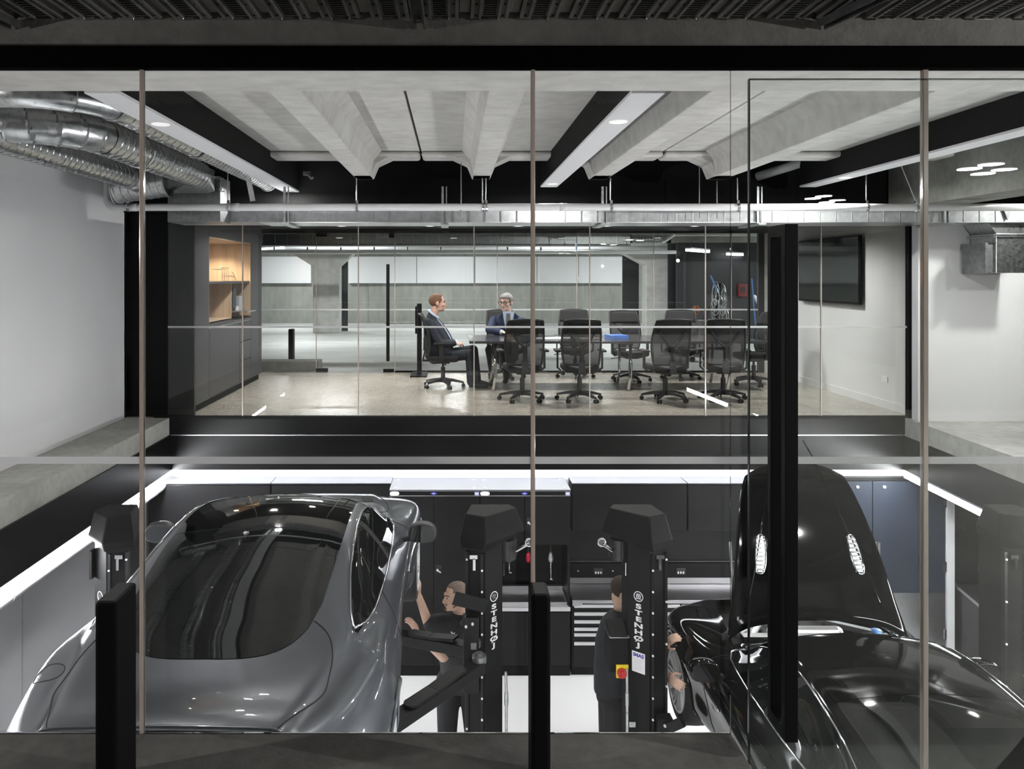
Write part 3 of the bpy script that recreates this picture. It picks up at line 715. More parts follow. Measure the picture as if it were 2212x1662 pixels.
MB().box(-3.84, xf - .12, Y2 - .62, Y2 - .60, 1.04, 1.555).box(-3.84, xf - .12, Y1, Y2 - .6, 1.05, 1.06).build('lower_panel', M_WOOD, jt)
MB().box(-3.84, xf + .10, Y2 - .55, Y2 - .1, 1.13, 1.145).build('pull_out_tray', M_STEEL, jt)
l = MB().bar((-3.5, Y1 + .1, 2.142), (-3.5, Y1 + .75, 2.142), .03, .01).build('niche_light', led_mat('niche_glow', (1, .85, .65), 6), jt)
lamp('niche_lamp', 'SPOT', l, (-3.55, Y2 - .7, 2.13), NICHE_W, .02, (1, .80, .58), spot=1.7, rot=(.5, .0, 0))
lamp('niche_lamp', 'AREA', l, (-3.45, Y1 + .9, 2.13), NICHE_W * .35, .2, (1, .80, .58))
for a, b, lo, hi, nm in ((Y1 + .004, Y2 - .62, .115, .985, 'cabinet_door'), (Y2 - .61, Y2 - .004, .70, .985, 'drawer'), (Y2 - .61, Y2 - .004, .42, .69, 'drawer'), (Y2 - .61, Y2 - .004, .115, .41, 'drawer')):
    MB().box(xf - .02, xf, a, b, lo, hi).build(nm, M_CHAR, jt, bevel=.003)
MB().box(xf - .015, xf - .001, Y1, Y2 + .02, .99, .998).build('worktop_edge', M_STEEL, jt)
for y0, w, h, z, c, lab in ((Y2 - .58, .06, .30, 1.19, (.03, .035, .05), 'dark file box standing in the lower niche'), (Y2 - .27, .07, .12, 1.24, (.3, .32, .33), 'small grey appliance on the pull-out tray in the niche'), (Y2 - .43, .06, .07, 1.145, (.55, .55, .55), 'pale box at the front of the niche tray')):
    setp(MB().box(-3.45, -3.2, y0, y0 + w + .08, z if z < 1.2 else 1.145, z + h).build('storage_box', mat('boxcol%d' % int(h * 100), c, .5, noise_amt=.05), bevel=.008), lab, 'box')
t = thing('tap', 'slim black kitchen tap on the niche shelf', 'tap', (-3.5, 11.0, 1.585))
MB().tube([(-3.6, 11.2, 1.585), (-3.6, 11.2, 1.80), (-3.58, 11.12, 1.83), (-3.54, 11.0, 1.83), (-3.53, 10.97, 1.79)], .009, 8).build('spout', M_CHROME, t, smooth=True)
t = thing('shelf_rack', 'thin wire rack standing on the niche shelf', 'rack', (-3.4, 11.4, 1.585))
m = MB()
for k in range(4): m.tube([(-3.4, 11.3 + k * .1, 1.585), (-3.4, 11.3 + k * .1, 1.76), (-3.55, 11.3 + k * .1, 1.76)], .005, 6)
m.tube([(-3.4, 11.25, 1.78), (-3.4, 11.65, 1.78)], .006, 6).build('wire_frame', M_STEEL, t)
# louvre panel in the dark front wall
t = thing('louvre_panel', 'faint black louvred panel in the dark wall left of the meeting room', 'louvre', (-3.7, 9.06, .5))
MB().box(X(268, 9.05), X(306, 9.05), 9.055, 9.069, .7, 2.2).build('panel_frame', M_BLACK, t)
m = MB()
for k in range(54): m.box(X(272, 9.05), X(302, 9.05), 9.046, 9.056, .74 + k * .027, .755 + k * .027)
m.build('louvre_blades', M_PWD, t)
# tv on the right wall
t = thing('tv', 'large black wall television on the white meeting-room wall', 'television', (5.4, 11.0, 1.3))
MB().box(5.345, 5.385, 10.14, 11.93, 1.28, 2.20).build('screen_bezel', M_PWD, t, bevel=.005)
MB().box(5.342, 5.3455, 10.16, 11.91, 1.31, 2.185).build('screen', mat('tv_screen', (.006, .007, .008), .06, noise_amt=.05), t)
MB().box(5.385, 5.419, 10.7, 11.3, 1.5, 2.0).build('wall_bracket', M_BLACK, t)
setp(MB().box(5.41, 5.42, 9.6, 9.72, .33, .40).build('wall_socket', M_WHT), 'small white wall socket low on the meeting-room right wall', 'socket')
# display stand seen edge-on behind the left chair
t = thing('display_stand', 'black floor-standing post with thin panel behind the seated man at the left', 'stand', (X(906, 12.9), 12.9, 0))
MB().box(X(901, 12.9), X(911, 12.9), 12.86, 12.94, .02, 1.2).build('post', M_PWD, t, bevel=.005)
MB().box(X(888, 12.9), X(923, 12.9), 12.6, 13.2, 0, .02).build('base_plate', M_PWD, t)
MB().box(X(899, 12.9), X(903, 12.9), 12.55, 13.2, .72, 1.16).build('panel', M_PWD, t)
MB().bar((X(899, 12.9), 12.9, .92), (X(916, 12.9), 12.9, .83), .03, .03).build('bracket', M_GALVD, t)
# table
TX0, TX1, TY0, TY1 = .22, 4.43, 10.9, 12.04
t = thing('meeting_table', 'long dark meeting table ringed by black office chairs', 'table', (2.3, 11.5, 0))
MB().box(TX0, TX1, TY0, TY1, .70, .735).build('tabletop', mat('table_laminate', (.045, .045, .048), .16, spec=.5, noise_amt=.1, noise_scale=20), t, bevel=.004)
for x in (TX0 + .38, 2.55, TX1 - .45):
    for y in (TY0 + .2, TY1 - .2):
        MB().tube([(x, y, .70), (x, y, .2), (x - .03, y, .02)], .022, 12).build('leg', M_CHROME, t, smooth=True)
    MB().bar((x, TY0 + .15, .67), (x, TY1 - .15, .67), .05, .03).build('cross_rail', M_PWD, t)
def sheet(x, y, w, d, a, m, lab, nm='paper', th=.004, z=.735):
    Mx = Matrix.Translation((x, y, z)) @ Matrix.Rotation(a, 4, 'Z')
    setp(MB().box(-w / 2, w / 2, -d / 2, d / 2, .0005, th, Mx).build(nm, m), lab, nm.replace('_', ' '))
sheet(1.40, 11.4, .42, .30, .2, M_WHT, 'white papers spread on the table left of the second near chair', 'paper', .006)
sheet(1.62, 11.5, .25, .3, -.3, M_WHT, 'single white sheet behind the open papers on the table', 'paper', .003)
sheet(2.02, 11.35, .30, .22, .1, mat('magazine_cover', (.5, .35, .38), .3, noise_amt=.5, noise_scale=18), 'colourful printed leaflet on the table behind the second near chair', 'leaflet', .008)
sheet(2.42, 11.45, .26, .30, .15, mat('blue_folder', (.10, .22, .6), .3, noise_amt=.2, noise_scale=8), 'bright blue folder on the table right of the second near chair', 'folder', .05)
# bright floor stripes are the strip lights mirrored in the front glass
# ================================================================== OFFICE CHAIRS (sitter faces local +y)
M_MESH = see_through('chair_mesh', (.012, .012, .013), .86)
M_SEATF = mat('black_seat_fabric', (.012, .012, .013), .85, bump=.15, bump_scale=400)
M_PLAS = mat('black_plastic', (.013, .013, .014), .45, bump=.03, bump_scale=300)
def back_pt(u, t):
    """u -1..1 across, t 0..1 up; curved ergonomic backrest"""
    z = .50 + .58 * t; w = .215 + .035 * math.sin(PI * min(1, t * .9 + .1)) + .01 * t
    y = -.215 - .05 * t - .035 * math.sin(PI * t) * -1 + .0 ; y = -.20 - .03 * math.sin(PI * t * 1.1) * -1 - .11 * t * t
    return V((u * w, y + .045 * (1 - u * u) * -1, z + (.015 * (1 - u * u) if t > .9 else 0)))
def make_chair():
    t = thing('office_chair', 'black mesh office chair', 'chair', (0, 0, 0), 'office chairs around the meeting table')
    # seat pan
    rows = []
    for j in range(9):
        y = -.22 + .46 * j / 8; k = 1 - max(0, (abs(j - 4) - 2.5)) * .10
        rows.append([V((-.245 * k + .49 * k * i / 8, y, .475 + .018 * math.cos(PI * (i / 8 - .5) * 2) * -1 - (.02 if j == 8 else 0))) for i in range(9)])
    m = MB(); m.grid(rows)
    o = m.build('seat', M_SEATF, t, smooth=True); d = o.modifiers.new('s', 'SOLIDIFY'); d.thickness = .075; d.offset = -1 if rows else 1
    d2 = o.modifiers.new('b', 'BEVEL'); d2.width = .025; d2.segments = 3; d2.limit_method = 'ANGLE'
    MB().prism([(-.19, -.17), (.19, -.17), (.16, .19), (-.16, .19)], 'z', .385, .42, [(-.215, -.2), (.215, -.2), (.2, .21), (-.2, .21)]).build('seat_shell', M_PLAS, t, bevel=.01)
    # backrest: frame loop > mesh panel
    loop = [back_pt(-1, k / 10) for k in range(11)] + [back_pt(-1 + 2 * k / 8, 1) for k in range(1, 8)] + [back_pt(1, 1 - k / 10) for k in range(11)] + [back_pt(1 - 2 * k / 8, 0) for k in range(1, 8)]
    b = MB().tube(loop, .014, 8, closed=True).build('backrest', M_PLAS, t, smooth=True)
    MB().grid([[back_pt(-1 + 2 * i / 10, j / 12) for i in range(11)] for j in range(13)]).build('mesh_panel', M_MESH, b, smooth=True)
    MB().grid([[back_pt(-.97 + 1.94 * i / 8, .70 + .29 * j / 5) + V((0, .012, 0)) for i in range(9)] for j in range(6)]).build('upper_pad', M_SEATF, b, smooth=True, solid=.01)
    m = MB()
    m.tube([back_pt(0, .08) + V((0, -.03, 0)), back_pt(0, .42) + V((0, -.03, 0))], .028, 8)
    for s in (-1, 1): m.tube([back_pt(0, .40) + V((0, -.028, 0)), back_pt(s * .35, .52) + V((0, -.028, 0)), back_pt(s * .72, .74) + V((0, -.008, 0))], [.024, .018, .013], 8)
    m.bar((0, -.30, .40), (0, -.265, .56), .085, .02, up=(0, 1, 0)).bar((0, -.05, .39), (0, -.31, .40), .07, .03)
    m.build('back_support', M_PLAS, t, smooth=False)
    for s in (-1, 1):
        a = MB().bar((s * .25, -.02, .40), (s * .30, -.02, .45), .06, .02).bar((s * .295, -.02, .43), (s * .295, -.02, .66), .022, .065, up=(0, 1, 0)).build('armrest', M_PLAS, t, bevel=.004)
        MB().box(s * .295 - .045, s * .295 + .045, -.14, .13, .655, .685).build('arm_pad', M_SEATF, a, bevel=.012)
    MB().cyl((0, 0, .12), (0, 0, .30), .032).cyl((0, 0, .28), (0, 0, .39), .018).box(-.09, .09, -.12, .10, .36, .40).build('gas_column', M_PLAS, t)
    MB().bar((.08, .02, .385), (.30, .04, .375), .012, .012).bar((.30, .04, .375), (.34, .04, .37), .03, .012).build('lever', M_PLAS, t)
    base = MB()
    base.cyl((0, 0, .075), (0, 0, .15), .045, .035)
    for k in range(5):
        a = 2 * PI * k / 5 + PI / 2; d = V((math.cos(a), math.sin(a), 0)); n = V((-d.y, d.x, 0)); rs = []
        for r, w, zt, zb in ((.02, .035, .14, .08), (.15, .03, .125, .085), (.31, .02, .085, .06)):
            rs.append([d * r + n * w + V((0, 0, zb)), d * r - n * w + V((0, 0, zb)), d * r - n * w * .6 + V((0, 0, zt)), d * r + n * w * .6 + V((0, 0, zt))])
        base.rings(rs)
    base = base.build('star_base', M_PLAS, t)
    for k in range(5):
        a = 2 * PI * k / 5 + PI / 2; d = V((math.cos(a), math.sin(a), 0)); n = V((-d.y, d.x, 0)); c = d * .305 + n * .012
        m = MB()
        for s in (-1, 1): m.cyl(c + n * s * .010 + V((0, 0, .028)), c + n * s * .026 + V((0, 0, .028)), .028, n=16)
        m.cyl(d * .305 + V((0, 0, .03)), d * .305 + V((0, 0, .075)), .008, n=8)
        m.build('caster', M_RUB, base)
    return t
ch = make_chair()
chairs = [  # px, Y, facing angle (0 = faces away from camera), label
    (957, 11.5, -PI / 2, 'black office chair at the left table end, carrying the man in the dark suit'),
    (1128, 10.25, .06, 'nearest-row black office chair hiding the navy-suited man\'s hands, leftmost of its row'),
    (1252, 10.25, -.05, 'nearest-row black office chair in front of the papers, second from the left'),
    (1437, 10.25, .08, 'nearest-row black office chair third from the left, right of the blue folder'),
    (1562, 10.3, -.22, 'nearest-row black office chair turned a little, rightmost beside the glass door edge'),
    (1092, 12.55, PI + .25, 'far-side black office chair under the man with glasses'),
    (1242, 12.65, PI - .1, 'far-side black office chair peeping over the second near chair'),
    (1362, 12.15, PI + .18, 'far-side black office chair standing clear left of the third near chair'),
    (1470, 12.45, PI - .3, 'far-side black office chair half hidden behind the third near chair'),
    (1628, 11.75, PI / 2 + .25, 'black office chair at the right table end next to the black door handle'),
]
for k, (px, Y, a, lab) in enumerate(chairs):
    o = ch if k == 0 else copy_tree(ch)
    place(o, (X(px, Y), Y, 0), a, lab)
# ================================================================== PEOPLE
SKIN = lambda n, c: mat(n, c, .5, spec=.35, noise_amt=.06, noise_scale=40)
def basis(fwd, up=(0, 0, 1)):
    f = V(fwd).normalized(); u = V(up); r = f.cross(u).normalized(); u = r.cross(f)
    return Matrix((r, f, u)).transposed()          # columns: right, forward, up
def head_shapes(m, c, B, s=1.0, beard=False):
    c = V(c); L = lambda x, y, z: c + B @ V((x * s, y * s, z * s)); S = lambda *r: tuple(q * s for q in r)
    m.ell(L(0, -.012, .035), S(.074, .094, .083), B, 20, 14)
    m.ell(L(0, .032, -.01), S(.062, .060, .085), B, 20, 14)
    m.ell(L(0, .036, -.065), S(.052, .050, .045), B); m.ell(L(0, .072, -.088), S(.024, .02, .02), B)
    m.cap(L(0, .088, .012), L(0, .106, -.028), .009 * s, .0135 * s)
    for q in (-1, 1):
        m.ell(L(q * .013, .098, -.032), S(.010, .012, .009), B)
        m.cap(L(q * .012, .090, .026), L(q * .048, .072, .024), .010 * s, .008 * s)
        m.ell(L(q * .040, .064, -.022), S(.024, .022, .024), B)
        m.ell(L(q * .076, -.008, -.004), S(.010, .022, .032), B)
    m.cap(L(-.02, .090, -.053), L(.02, .090, -.053), .007 * s, .007 * s); m.cap(L(-.016, .088, -.064), L(.016, .088, -.064), .008 * s, .008 * s)
    return L, S
def face_parts(parent, L, S, B, s, browcol):
    for q in (-1, 1):
        e = MB().ell(L(q * .031, .0735, .008), .0122 * s, None, 12, 8).build('eye', mat('eye_white', (.7, .68, .66), .2, noise_amt=.02), parent, smooth=True)
        MB().ell(L(q * .031, .0835, .008), .006 * s, None, 10, 6).build('iris', mat('dark_iris', (.02, .015, .01), .1, noise_amt=.1), e, smooth=True)
        MB().cap(L(q * .016, .097, .030), L(q * .048, .079, .031), .005 * s, .004 * s, 8).build('eyebrow', browcol, parent, smooth=True)
    MB().cap(L(-.019, .0955, -.0585), L(.019, .0955, -.0585), .0035 * s, .0035 * s, 8).build('lips', mat('lip_skin', (.33, .14, .11), .5, noise_amt=.05), parent, smooth=True)
def hair_shell(parent, L, B, s, m, line, thick=1.05, name='hair', fringe=0.0):
    """shell over the skull; line(y) gives the lowest local z kept"""
    mb = MB(); n, k = 40, 28; r = (.0755 * thick * s, .0965 * thick * s, .085 * thick * s); keep = {}; vs = []
    for j in range(k + 1):
        th = PI * j / k
        for i in range(n):
            a = 2 * PI * i / n; q = V((r[0] * math.sin(th) * math.cos(a), r[1] * math.sin(th) * math.sin(a), r[2] * math.cos(th)))
            f = 1 + .03 * noise.noise(q * 60 / s) + (.05 * fringe if q.y > .03 * s and q.z > .03 * s else 0)
            vs.append((q * f, i, j))
    fs = []
    for j in range(k):
        for i in range(n):
            idx = [j * n + i, j * n + (i + 1) % n, (j + 1) * n + (i + 1) % n, (j + 1) * n + i]
            cc = sum((vs[t][0] for t in idx), V()) / 4 / s
            if cc.z + .035 > line(cc.y - .012, abs(cc.x)): fs.append(idx)
    c0 = L(0, -.012, .035)
    mb.add([c0 + B @ v[0] for v in vs], fs)
    o = mb.build(name, m, parent, smooth=True, solid=.010 * s)
    bm = bmesh.new(); bm.from_mesh(o.data); bmesh.ops.delete(bm, geom=[v for v in bm.verts if not v.link_faces], context='VERTS'); bm.to_mesh(o.data); bm.free()
    return o
def hand(m, w, d, n, side, curl=.5, s=1.0):
    """palm from wrist w along d, n = back of the hand, side = +-1 thumb direction; five bent fingers"""
    w = V(w); d = V(d).normalized(); n = V(n); n = (n - d * n.dot(d)).normalized(); x = d.cross(n) * side
    m.loft([(w, x * .022 * s, n * .018 * s), (w + d * .03 * s, x * .034 * s, n * .017 * s), (w + d * .075 * s, x * .042 * s, n * .014 * s), (w + d * .095 * s, x * .040 * s, n * .011 * s)], 14)
    for k, (off, ln) in enumerate(((.031, .070), (.0105, .078), (-.0105, .073), (-.031, .058))):
        p = w + d * .086 * s + x * off * s; dd = d.copy(); r = .0090 * s
        for j, f in enumerate((.45, .31, .24)):
            ang = curl * (.5 + .35 * j) * (1 + .08 * k); dd = (d * math.cos(ang) - n * math.sin(ang)).normalized() if j == 0 else (dd * math.cos(curl * .8) + (dd.cross(x * side)).normalized() * math.sin(curl * .8) * (1 if (dd.cross(x * side)).dot(n) < 0 else -1)).normalized()
            q = p + dd * ln * f * s; m.cap(p, q, r, r * .9, 10); p = q; r *= .9
    p = w + d * .025 * s + x * .026 * s; q = p + (d * .6 + x * .75 - n * .25).normalized() * .042 * s; e = q + (d * .85 + x * .25 - n * .4 * (curl + .3)).normalized() * .034 * s
    m.cap(p, q, .0125 * s, .0105 * s, 10); m.cap(q, e, .0105 * s, .008 * s, 10)
def limb(m, pts, rs):
    for a, b, ra, rb in zip(pts, pts[1:], rs, rs[1:]): m.cap(a, b, ra, rb, 16)
def shoe(m, heel, d, s=1.0):
    h = V(heel); d = V(d).normalized(); x = V((-d.y, d.x, 0)); z = V((0, 0, 1))
    m.loft([(h - d * .03 + z * .05, x * .03, z * .045), (h + z * .055, x * .038, z * .052), (h + d * .08 + z * .045, x * .042, z * .044), (h + d * .16 + z * .032, x * .048, z * .031), (h + d * .22 + z * .024, x * .04, z * .023), (h + d * .255 + z * .02, x * .018, z * .015)], 16)

M_SUIT1 = mat('charcoal_navy_suit', (.012, .016, .026), .8, bump=.12, bump_scale=90, noise_amt=.12, noise_scale=20)
M_SUIT2 = mat('navy_suit', (.018, .026, .065), .8, bump=.12, bump_scale=90, noise_amt=.12, noise_scale=20)
M_SHIRT = mat('pale_blue_shirt', (.55, .66, .82), .7, noise_amt=.04, noise_scale=30)
M_SHOE = mat('black_leather', (.010, .010, .011), .25, noise_amt=.1)
M_WORK = mat('black_work_shirt', (.012, .012, .014), .8, bump=.25, bump_scale=35, noise_amt=.2, noise_scale=16)
M_NAVYW = mat('faded_black_shirt', (.011, .0125, .017), .8, bump=.25, bump_scale=35, noise_amt=.2, noise_scale=16)
M_TROU = mat('black_work_trousers', (.010, .010, .012), .85, bump=.2, bump_scale=50, noise_amt=.15)
def vec(*a): return V(a)
EX, EY, EZ = V((1, 0, 0)), V((0, 1, 0)), V((0, 0, 1))

# ---- man 1, seated in profile at the table end, facing +x
sk = SKIN('ruddy_skin', (.60, .36, .28))
Y = 11.5; q = lambda px, py, dy=0: P(px, py, Y) + V((0, dy, 0))
t = thing('person', 'seated man in dark suit with short reddish hair, side-on at the left table end', 'person', (X(940, Y), Y, 0))
hc = q(945, 655); B = basis((.97, .12, -.02))
body = MB(); L, S = head_shapes(body, hc, B, 1.17)
nk = q(934, 690); ch0 = q(932, 712); wa = q(936, 745); pe = q(938, 768)
body.cap(hc + V((-.02, 0, -.05)), nk, .058, .062, 16)
body.loft([(pe - EZ * .04, EY * .13, EX * .10), (wa, EY * .14, EX * .11), (ch0, EY * .16, EX * .10), (nk - EZ * .02, EY * .10, EX * .06)])
arms = []
for s in (-1, 1):
    sh = q(925, 697) + EY * s * .17; el = q(950, 741) + EY * s * .19 ; wr = q(984, 741) + EY * s * .06
    arms.append((sh, el, wr)); limb(body, (sh, el, wr), (.048, .040, .027))
    hand(body, wr, (.9, -s * .35, -.05), (0, s * .4, .9), -s, .75)
legs = []
for s in (-1, 1):
    hp = q(938, 772) + EY * s * .09; kn = q(1016 + (6 if s > 0 else 0), 764 + (-6 if s > 0 else 0)) + EY * s * .10; an = q(1017 + (14 if s > 0 else 0), 838) + EY * s * .09
    an.z = .09; legs.append((hp, kn, an)); limb(body, (hp, kn, an), (.07, .05, .035))
bd = fuse(body, 'body', sk, t, .007, 3)
face_parts(bd, L, S, B, 1.17, mat('sandy_brow', (.22, .11, .06), .8, noise_amt=.1))
hair_shell(bd, L, B, 1.17, mat('sandy_hair', (.17, .085, .05), .75, noise_amt=.3, noise_scale=80, bump=.3, bump_scale=200), lambda y, x: (.075 if y > .045 else (.0 - (y - .02) * -.9 if y > -.0 else -.035 if x > .03 else -.045)) + (.02 if y > .03 else 0))
jk = MB()
jk.loft([(pe - EZ * .05 + EX * .06, EY * .185, EX * .19), (q(949, 752), EY * .195, EX * .215), (q(945, 733), EY * .20, EX * .195), (q(940, 714), EY * .21, EX * .155), (q(935, 699), EY * .205, EX * .115), (q(934, 688), EY * .14, EX * .085 - EZ * .035), (q(936, 681), EY * .085, EX * .066 - EZ * .055)], 26)
for sh, el, wr in arms: limb(jk, (sh, el, wr - (wr - el).normalized() * .03), (.075, .062, .047))
fuse(jk, 'suit_jacket', M_SUIT1, t, .009, 3)
m = MB().tube([q(936, 679) + V((.0, 0, .0)) + (EX * math.cos(a) * .068 + EY * math.sin(a) * .075 + EZ * (-.056 * math.cos(a))) for a in [2 * PI * i / 20 for i in range(20)]], .018, 8, closed=True)
m.build('shirt_collar', M_SHIRT, t, smooth=True)
for sh, el, wr in arms: MB().cyl(wr - (wr - el).normalized() * .03, wr + (wr - el).normalized() * .012, .040, .036).build('shirt_cuff', M_SHIRT, t, smooth=True)
m = MB(); pts = [q(940, 688), q(948, 698), q(957, 709), q(965, 722), q(970, 733)]
for dy, w in ((-.045, .012), (.02, .02)): pass
m = MB().grid([[p + V((.050 - abs(dy) * .3, dy, 0)) for dy in (-.06, -.03, .03, .06)] for p in pts]); m.build('shirt_front', M_SHIRT, t, solid=.01)
m = MB().grid([[p + V((.058 - abs(dy) * .25, dy, 0)) for dy in (-.04, 0, .03)] for p in pts]); m.build('necktie', mat('black_tie', (.01, .012, .02), .5, noise_amt=.1), t, solid=.008)
tr = MB()
for hp, kn, an in legs: limb(tr, (hp, kn, an + EZ * .0), (.095, .078, .062))
tr.ell(pe, (.14, .17, .10))
fuse(tr, 'trousers', M_SUIT1, t, .009, 3)
for k, (hp, kn, an) in enumerate(legs):
    sm = MB(); shoe(sm, V((an.x, an.y, 0)), (1, (-.15, .1)[k], 0)); fuse(sm, 'shoe', M_SHOE, t, .006, 3)
# ---- man 2, grey-haired with glasses, behind the table
sk2 = SKIN('fair_skin', (.62, .42, .34))
Y = 12.32; q = lambda px, py, dy=0: P(px, py, Y) + V((0, dy, 0))
t = thing('person', 'grey-haired man with dark glasses and navy suit, leaning on the table facing us', 'person', (X(1095, Y), Y, 0))
hc = q(1093, 654, -.03); B = basis((-.50, -.86, -.06))
body = MB(); L, S = head_shapes(body, hc, B, 1.24)
body.cap(hc + V((.01, .03, -.05)), q(1100, 688), .058, .064, 16)
body.loft([(q(1094, 775, .12), EX * .15, EY * .11), (q(1094, 740, .08), EX * .15, EY * .11), (q(1096, 705, .02), EX * .17, EY * .10), (q(1098, 684), EX * .10, EY * .06)])
arms = []
for s, shp, elp, wrp in ((-1, (1066, 692, 0), (1056, 717, -.16), (1081, 719, -.36)), (1, (1129, 695, 0), (1136, 722, -.16), (1114, 720, -.36))):
    sh, el, wr = q(*shp), q(*elp), q(*wrp); wr.z = .785; el.z = .81
    arms.append((sh, el, wr)); limb(body, (sh, el, wr), (.05, .042, .028)); hand(body, wr, (-s * .8, -.5, -.05), (0, -.2, .95), s, .6)
legs = []
for s in (-1, 1):
    hp = V((X(1094, Y) + s * .10, Y + .1, .48)); kn = V((X(1072 + s * 16, Y), Y - .42, .52)); an = V((X(1078 + s * 14, Y), Y - .30, .09))
    legs.append((hp, kn, an)); limb(body, (hp, kn, an), (.07, .05, .035))
bd = fuse(body, 'body', sk2, t, .007, 3)
face_parts(bd, L, S, B, 1.24, mat('grey_brow', (.12, .11, .10), .8, noise_amt=.1))
hair_shell(bd, L, B, 1.24, mat('grey_hair', (.17, .165, .16), .7, noise_amt=.45, noise_scale=70, bump=.4, bump_scale=150), lambda y, x: (.072 if y > .05 else .062 if y > .035 else (.005 if y > .005 else -.035)), 1.10, fringe=1.2)
g = MB()
for s in (-1, 1):
    c = L(s * .033, .105, .004)
    g.tube([c + B @ V((.028 * math.copysign(abs(math.cos(a)) ** .6, math.cos(a)), -.006 * abs(math.cos(a)), .018 * math.copysign(abs(math.sin(a)) ** .6, math.sin(a)))) for a in [2 * PI * i / 20 for i in range(20)]], .0042, 6, closed=True)
    g.bar(L(s * .061, .10, .012), L(s * .082, -.01, .012), .004, .007)
g.bar(L(-.006, .108, .01), L(.006, .108, .01), .004, .006)
g.build('glasses', M_PLAS, bd)
jk = MB()
jk.loft([(q(1094, 780, .10), EX * .20, EY * .15), (q(1094, 745, .08), EX * .205, EY * .155), (q(1096, 712, .02), EX * .225, EY * .14), (q(1097, 696, .0), EX * .255, EY * .115), (q(1097, 688, .0), EX * .225, EY * .10), (q(1098, 681, .01), EX * .16, EY * .08), (q(1098, 677, .01), EX * .088, EY * .068)], 26)
for sh, el, wr in arms: limb(jk, (sh, el, wr - (wr - el).normalized() * .035), (.066, .066, .048))
fuse(jk, 'suit_jacket', M_SUIT2, t, .009, 3)
def chest(px, py): return q(px, py, -.128 + (705 - py) * -.0012)
m = MB().add([chest(1085, 672) + V((0, .03, 0)), chest(1110, 672) + V((0, .03, 0)), chest(1106, 690), chest(1100, 720), chest(1096, 735), chest(1092, 720), chest(1087, 690)], [(0, 1, 2, 6), (6, 2, 3, 5), (5, 3, 4)])
m.build('shirt_front', M_SHIRT, t, solid=-.014)
m = MB().tube([q(1098, 677, .005) + (EX * math.cos(a) * .072 + EY * math.sin(a) * .062 + EZ * .018 * math.sin(a)) for a in [2 * PI * i / 20 for i in range(20)]], .017, 8, closed=True); m.build('shirt_collar', M_SHIRT, t, smooth=True)
tie = mat('striped_tie', (.03, .03, .035), .5, noise_amt=.1)
nt = tie.node_tree; wv = nt.nodes.new('ShaderNodeTexWave'); wv.inputs['Scale'].default_value = 14; tcx = nt.nodes.new('ShaderNodeTexCoord'); rp = nt.nodes.new('ShaderNodeValToRGB')
mpx = nt.nodes.new('ShaderNodeMapping'); mpx.inputs['Rotation'].default_value = (0, .8, 0); nt.links.new(tcx.outputs['Object'], mpx.inputs[0]); nt.links.new(mpx.outputs[0], wv.inputs['Vector'])
rp.color_ramp.elements[0].color = (.02, .02, .03, 1); rp.color_ramp.elements[1].color = (.45, .42, .36, 1); rp.color_ramp.elements[0].position = .6; rp.color_ramp.elements[1].position = .7
nt.links.new(wv.outputs[0], rp.inputs[0]); nt.links.new(rp.outputs[0], nt.nodes['Principled BSDF'].inputs['Base Color'])
m = MB().add([chest(1092, 676) + V((0, -.016, 0)), chest(1100, 676) + V((0, -.016, 0)), chest(1102, 700) + V((0, -.02, 0)), chest(1097, 734) + V((0, -.02, 0)), chest(1091, 700) + V((0, -.02, 0))], [(0, 1, 2, 4), (4, 2, 3)])
m.build('necktie', tie, t, solid=-.008)
for s in (-1, 1):
    m = MB().add([chest(1097 + s * 13, 674) + V((0, .015, 0)), chest(1097 + s * 6, 712) + V((0, -.02, 0)), chest(1097 + s * 3, 736) + V((0, -.02, 0)), chest(1097 + s * 15, 698) + V((0, -.012, 0)), chest(1097 + s * 21, 684) + V((0, .012, 0))], [(0, 1, 2, 3, 4)])
    m.build('lapel', M_SUIT2, t, solid=-.012)
for sh, el, wr in arms: MB().cyl(wr - (wr - el).normalized() * .035, wr + (wr - el).normalized() * .012, .042, .037).build('shirt_cuff', M_SHIRT, t, smooth=True)
tr = MB()
for hp, kn, an in legs: limb(tr, (hp, kn, an), (.095, .078, .060))
tr.ell(q(1094, 780, .1), (.17, .14, .10)); fuse(tr, 'trousers', mat('black_trousers', (.012, .013, .018), .8, bump=.1, bump_scale=90), t, .009, 3)
for hp, kn, an in legs:
    sm = MB(); shoe(sm, V((an.x, an.y + .03, 0)), (-.2, -1, 0)); fuse(sm, 'shoe', M_SHOE, t, .006, 3)
# ---- mechanic 1, bearded, reaching to the grey car's front wheel
sk3 = SKIN('tanned_skin', (.60, .40, .30))
Y = 6.9; q = lambda px, py, dy=0: P(px, py, Y) + V((0, dy, 0))
t = thing('person', 'bearded mechanic in black shirt reaching up to the wheel of the grey car', 'person', (X(985, Y), Y, LF))
hc = q(984, 1287, -.02); B = basis((-.92, -.38, -.02), (-.05, 0, 1))
body = MB(); L, S = head_shapes(body, hc, B, 1.08)
body.cap(hc + V((.02, .02, -.06)), q(995, 1326), .062, .07, 16)
body.loft([(q(995, 1480, .05), EX * .14, EY * .11), (q(993, 1425), EX * .14, EY * .10), (q(990, 1370), EX * .17, EY * .10), (q(994, 1328), EX * .10, EY * .07)])
arms = []
for shp, elp, wrp, hd, side, cu in (((957, 1345, -.02), (926, 1345, -.03), (904, 1285, -.02), (.05, -.1, 1), -1, .55), ((1010, 1350, .02), (958, 1400, -.16), (904, 1356, -.12), (-.45, .15, .75), 1, .5)):
    sh, el, wr = q(*shp), q(*elp), q(*wrp); arms.append((sh, el, wr)); limb(body, (sh, el, wr), (.055, .047, .031))
    hand(body, wr, hd, (.9, -.35, .2), side, cu, 1.08)
legs = []
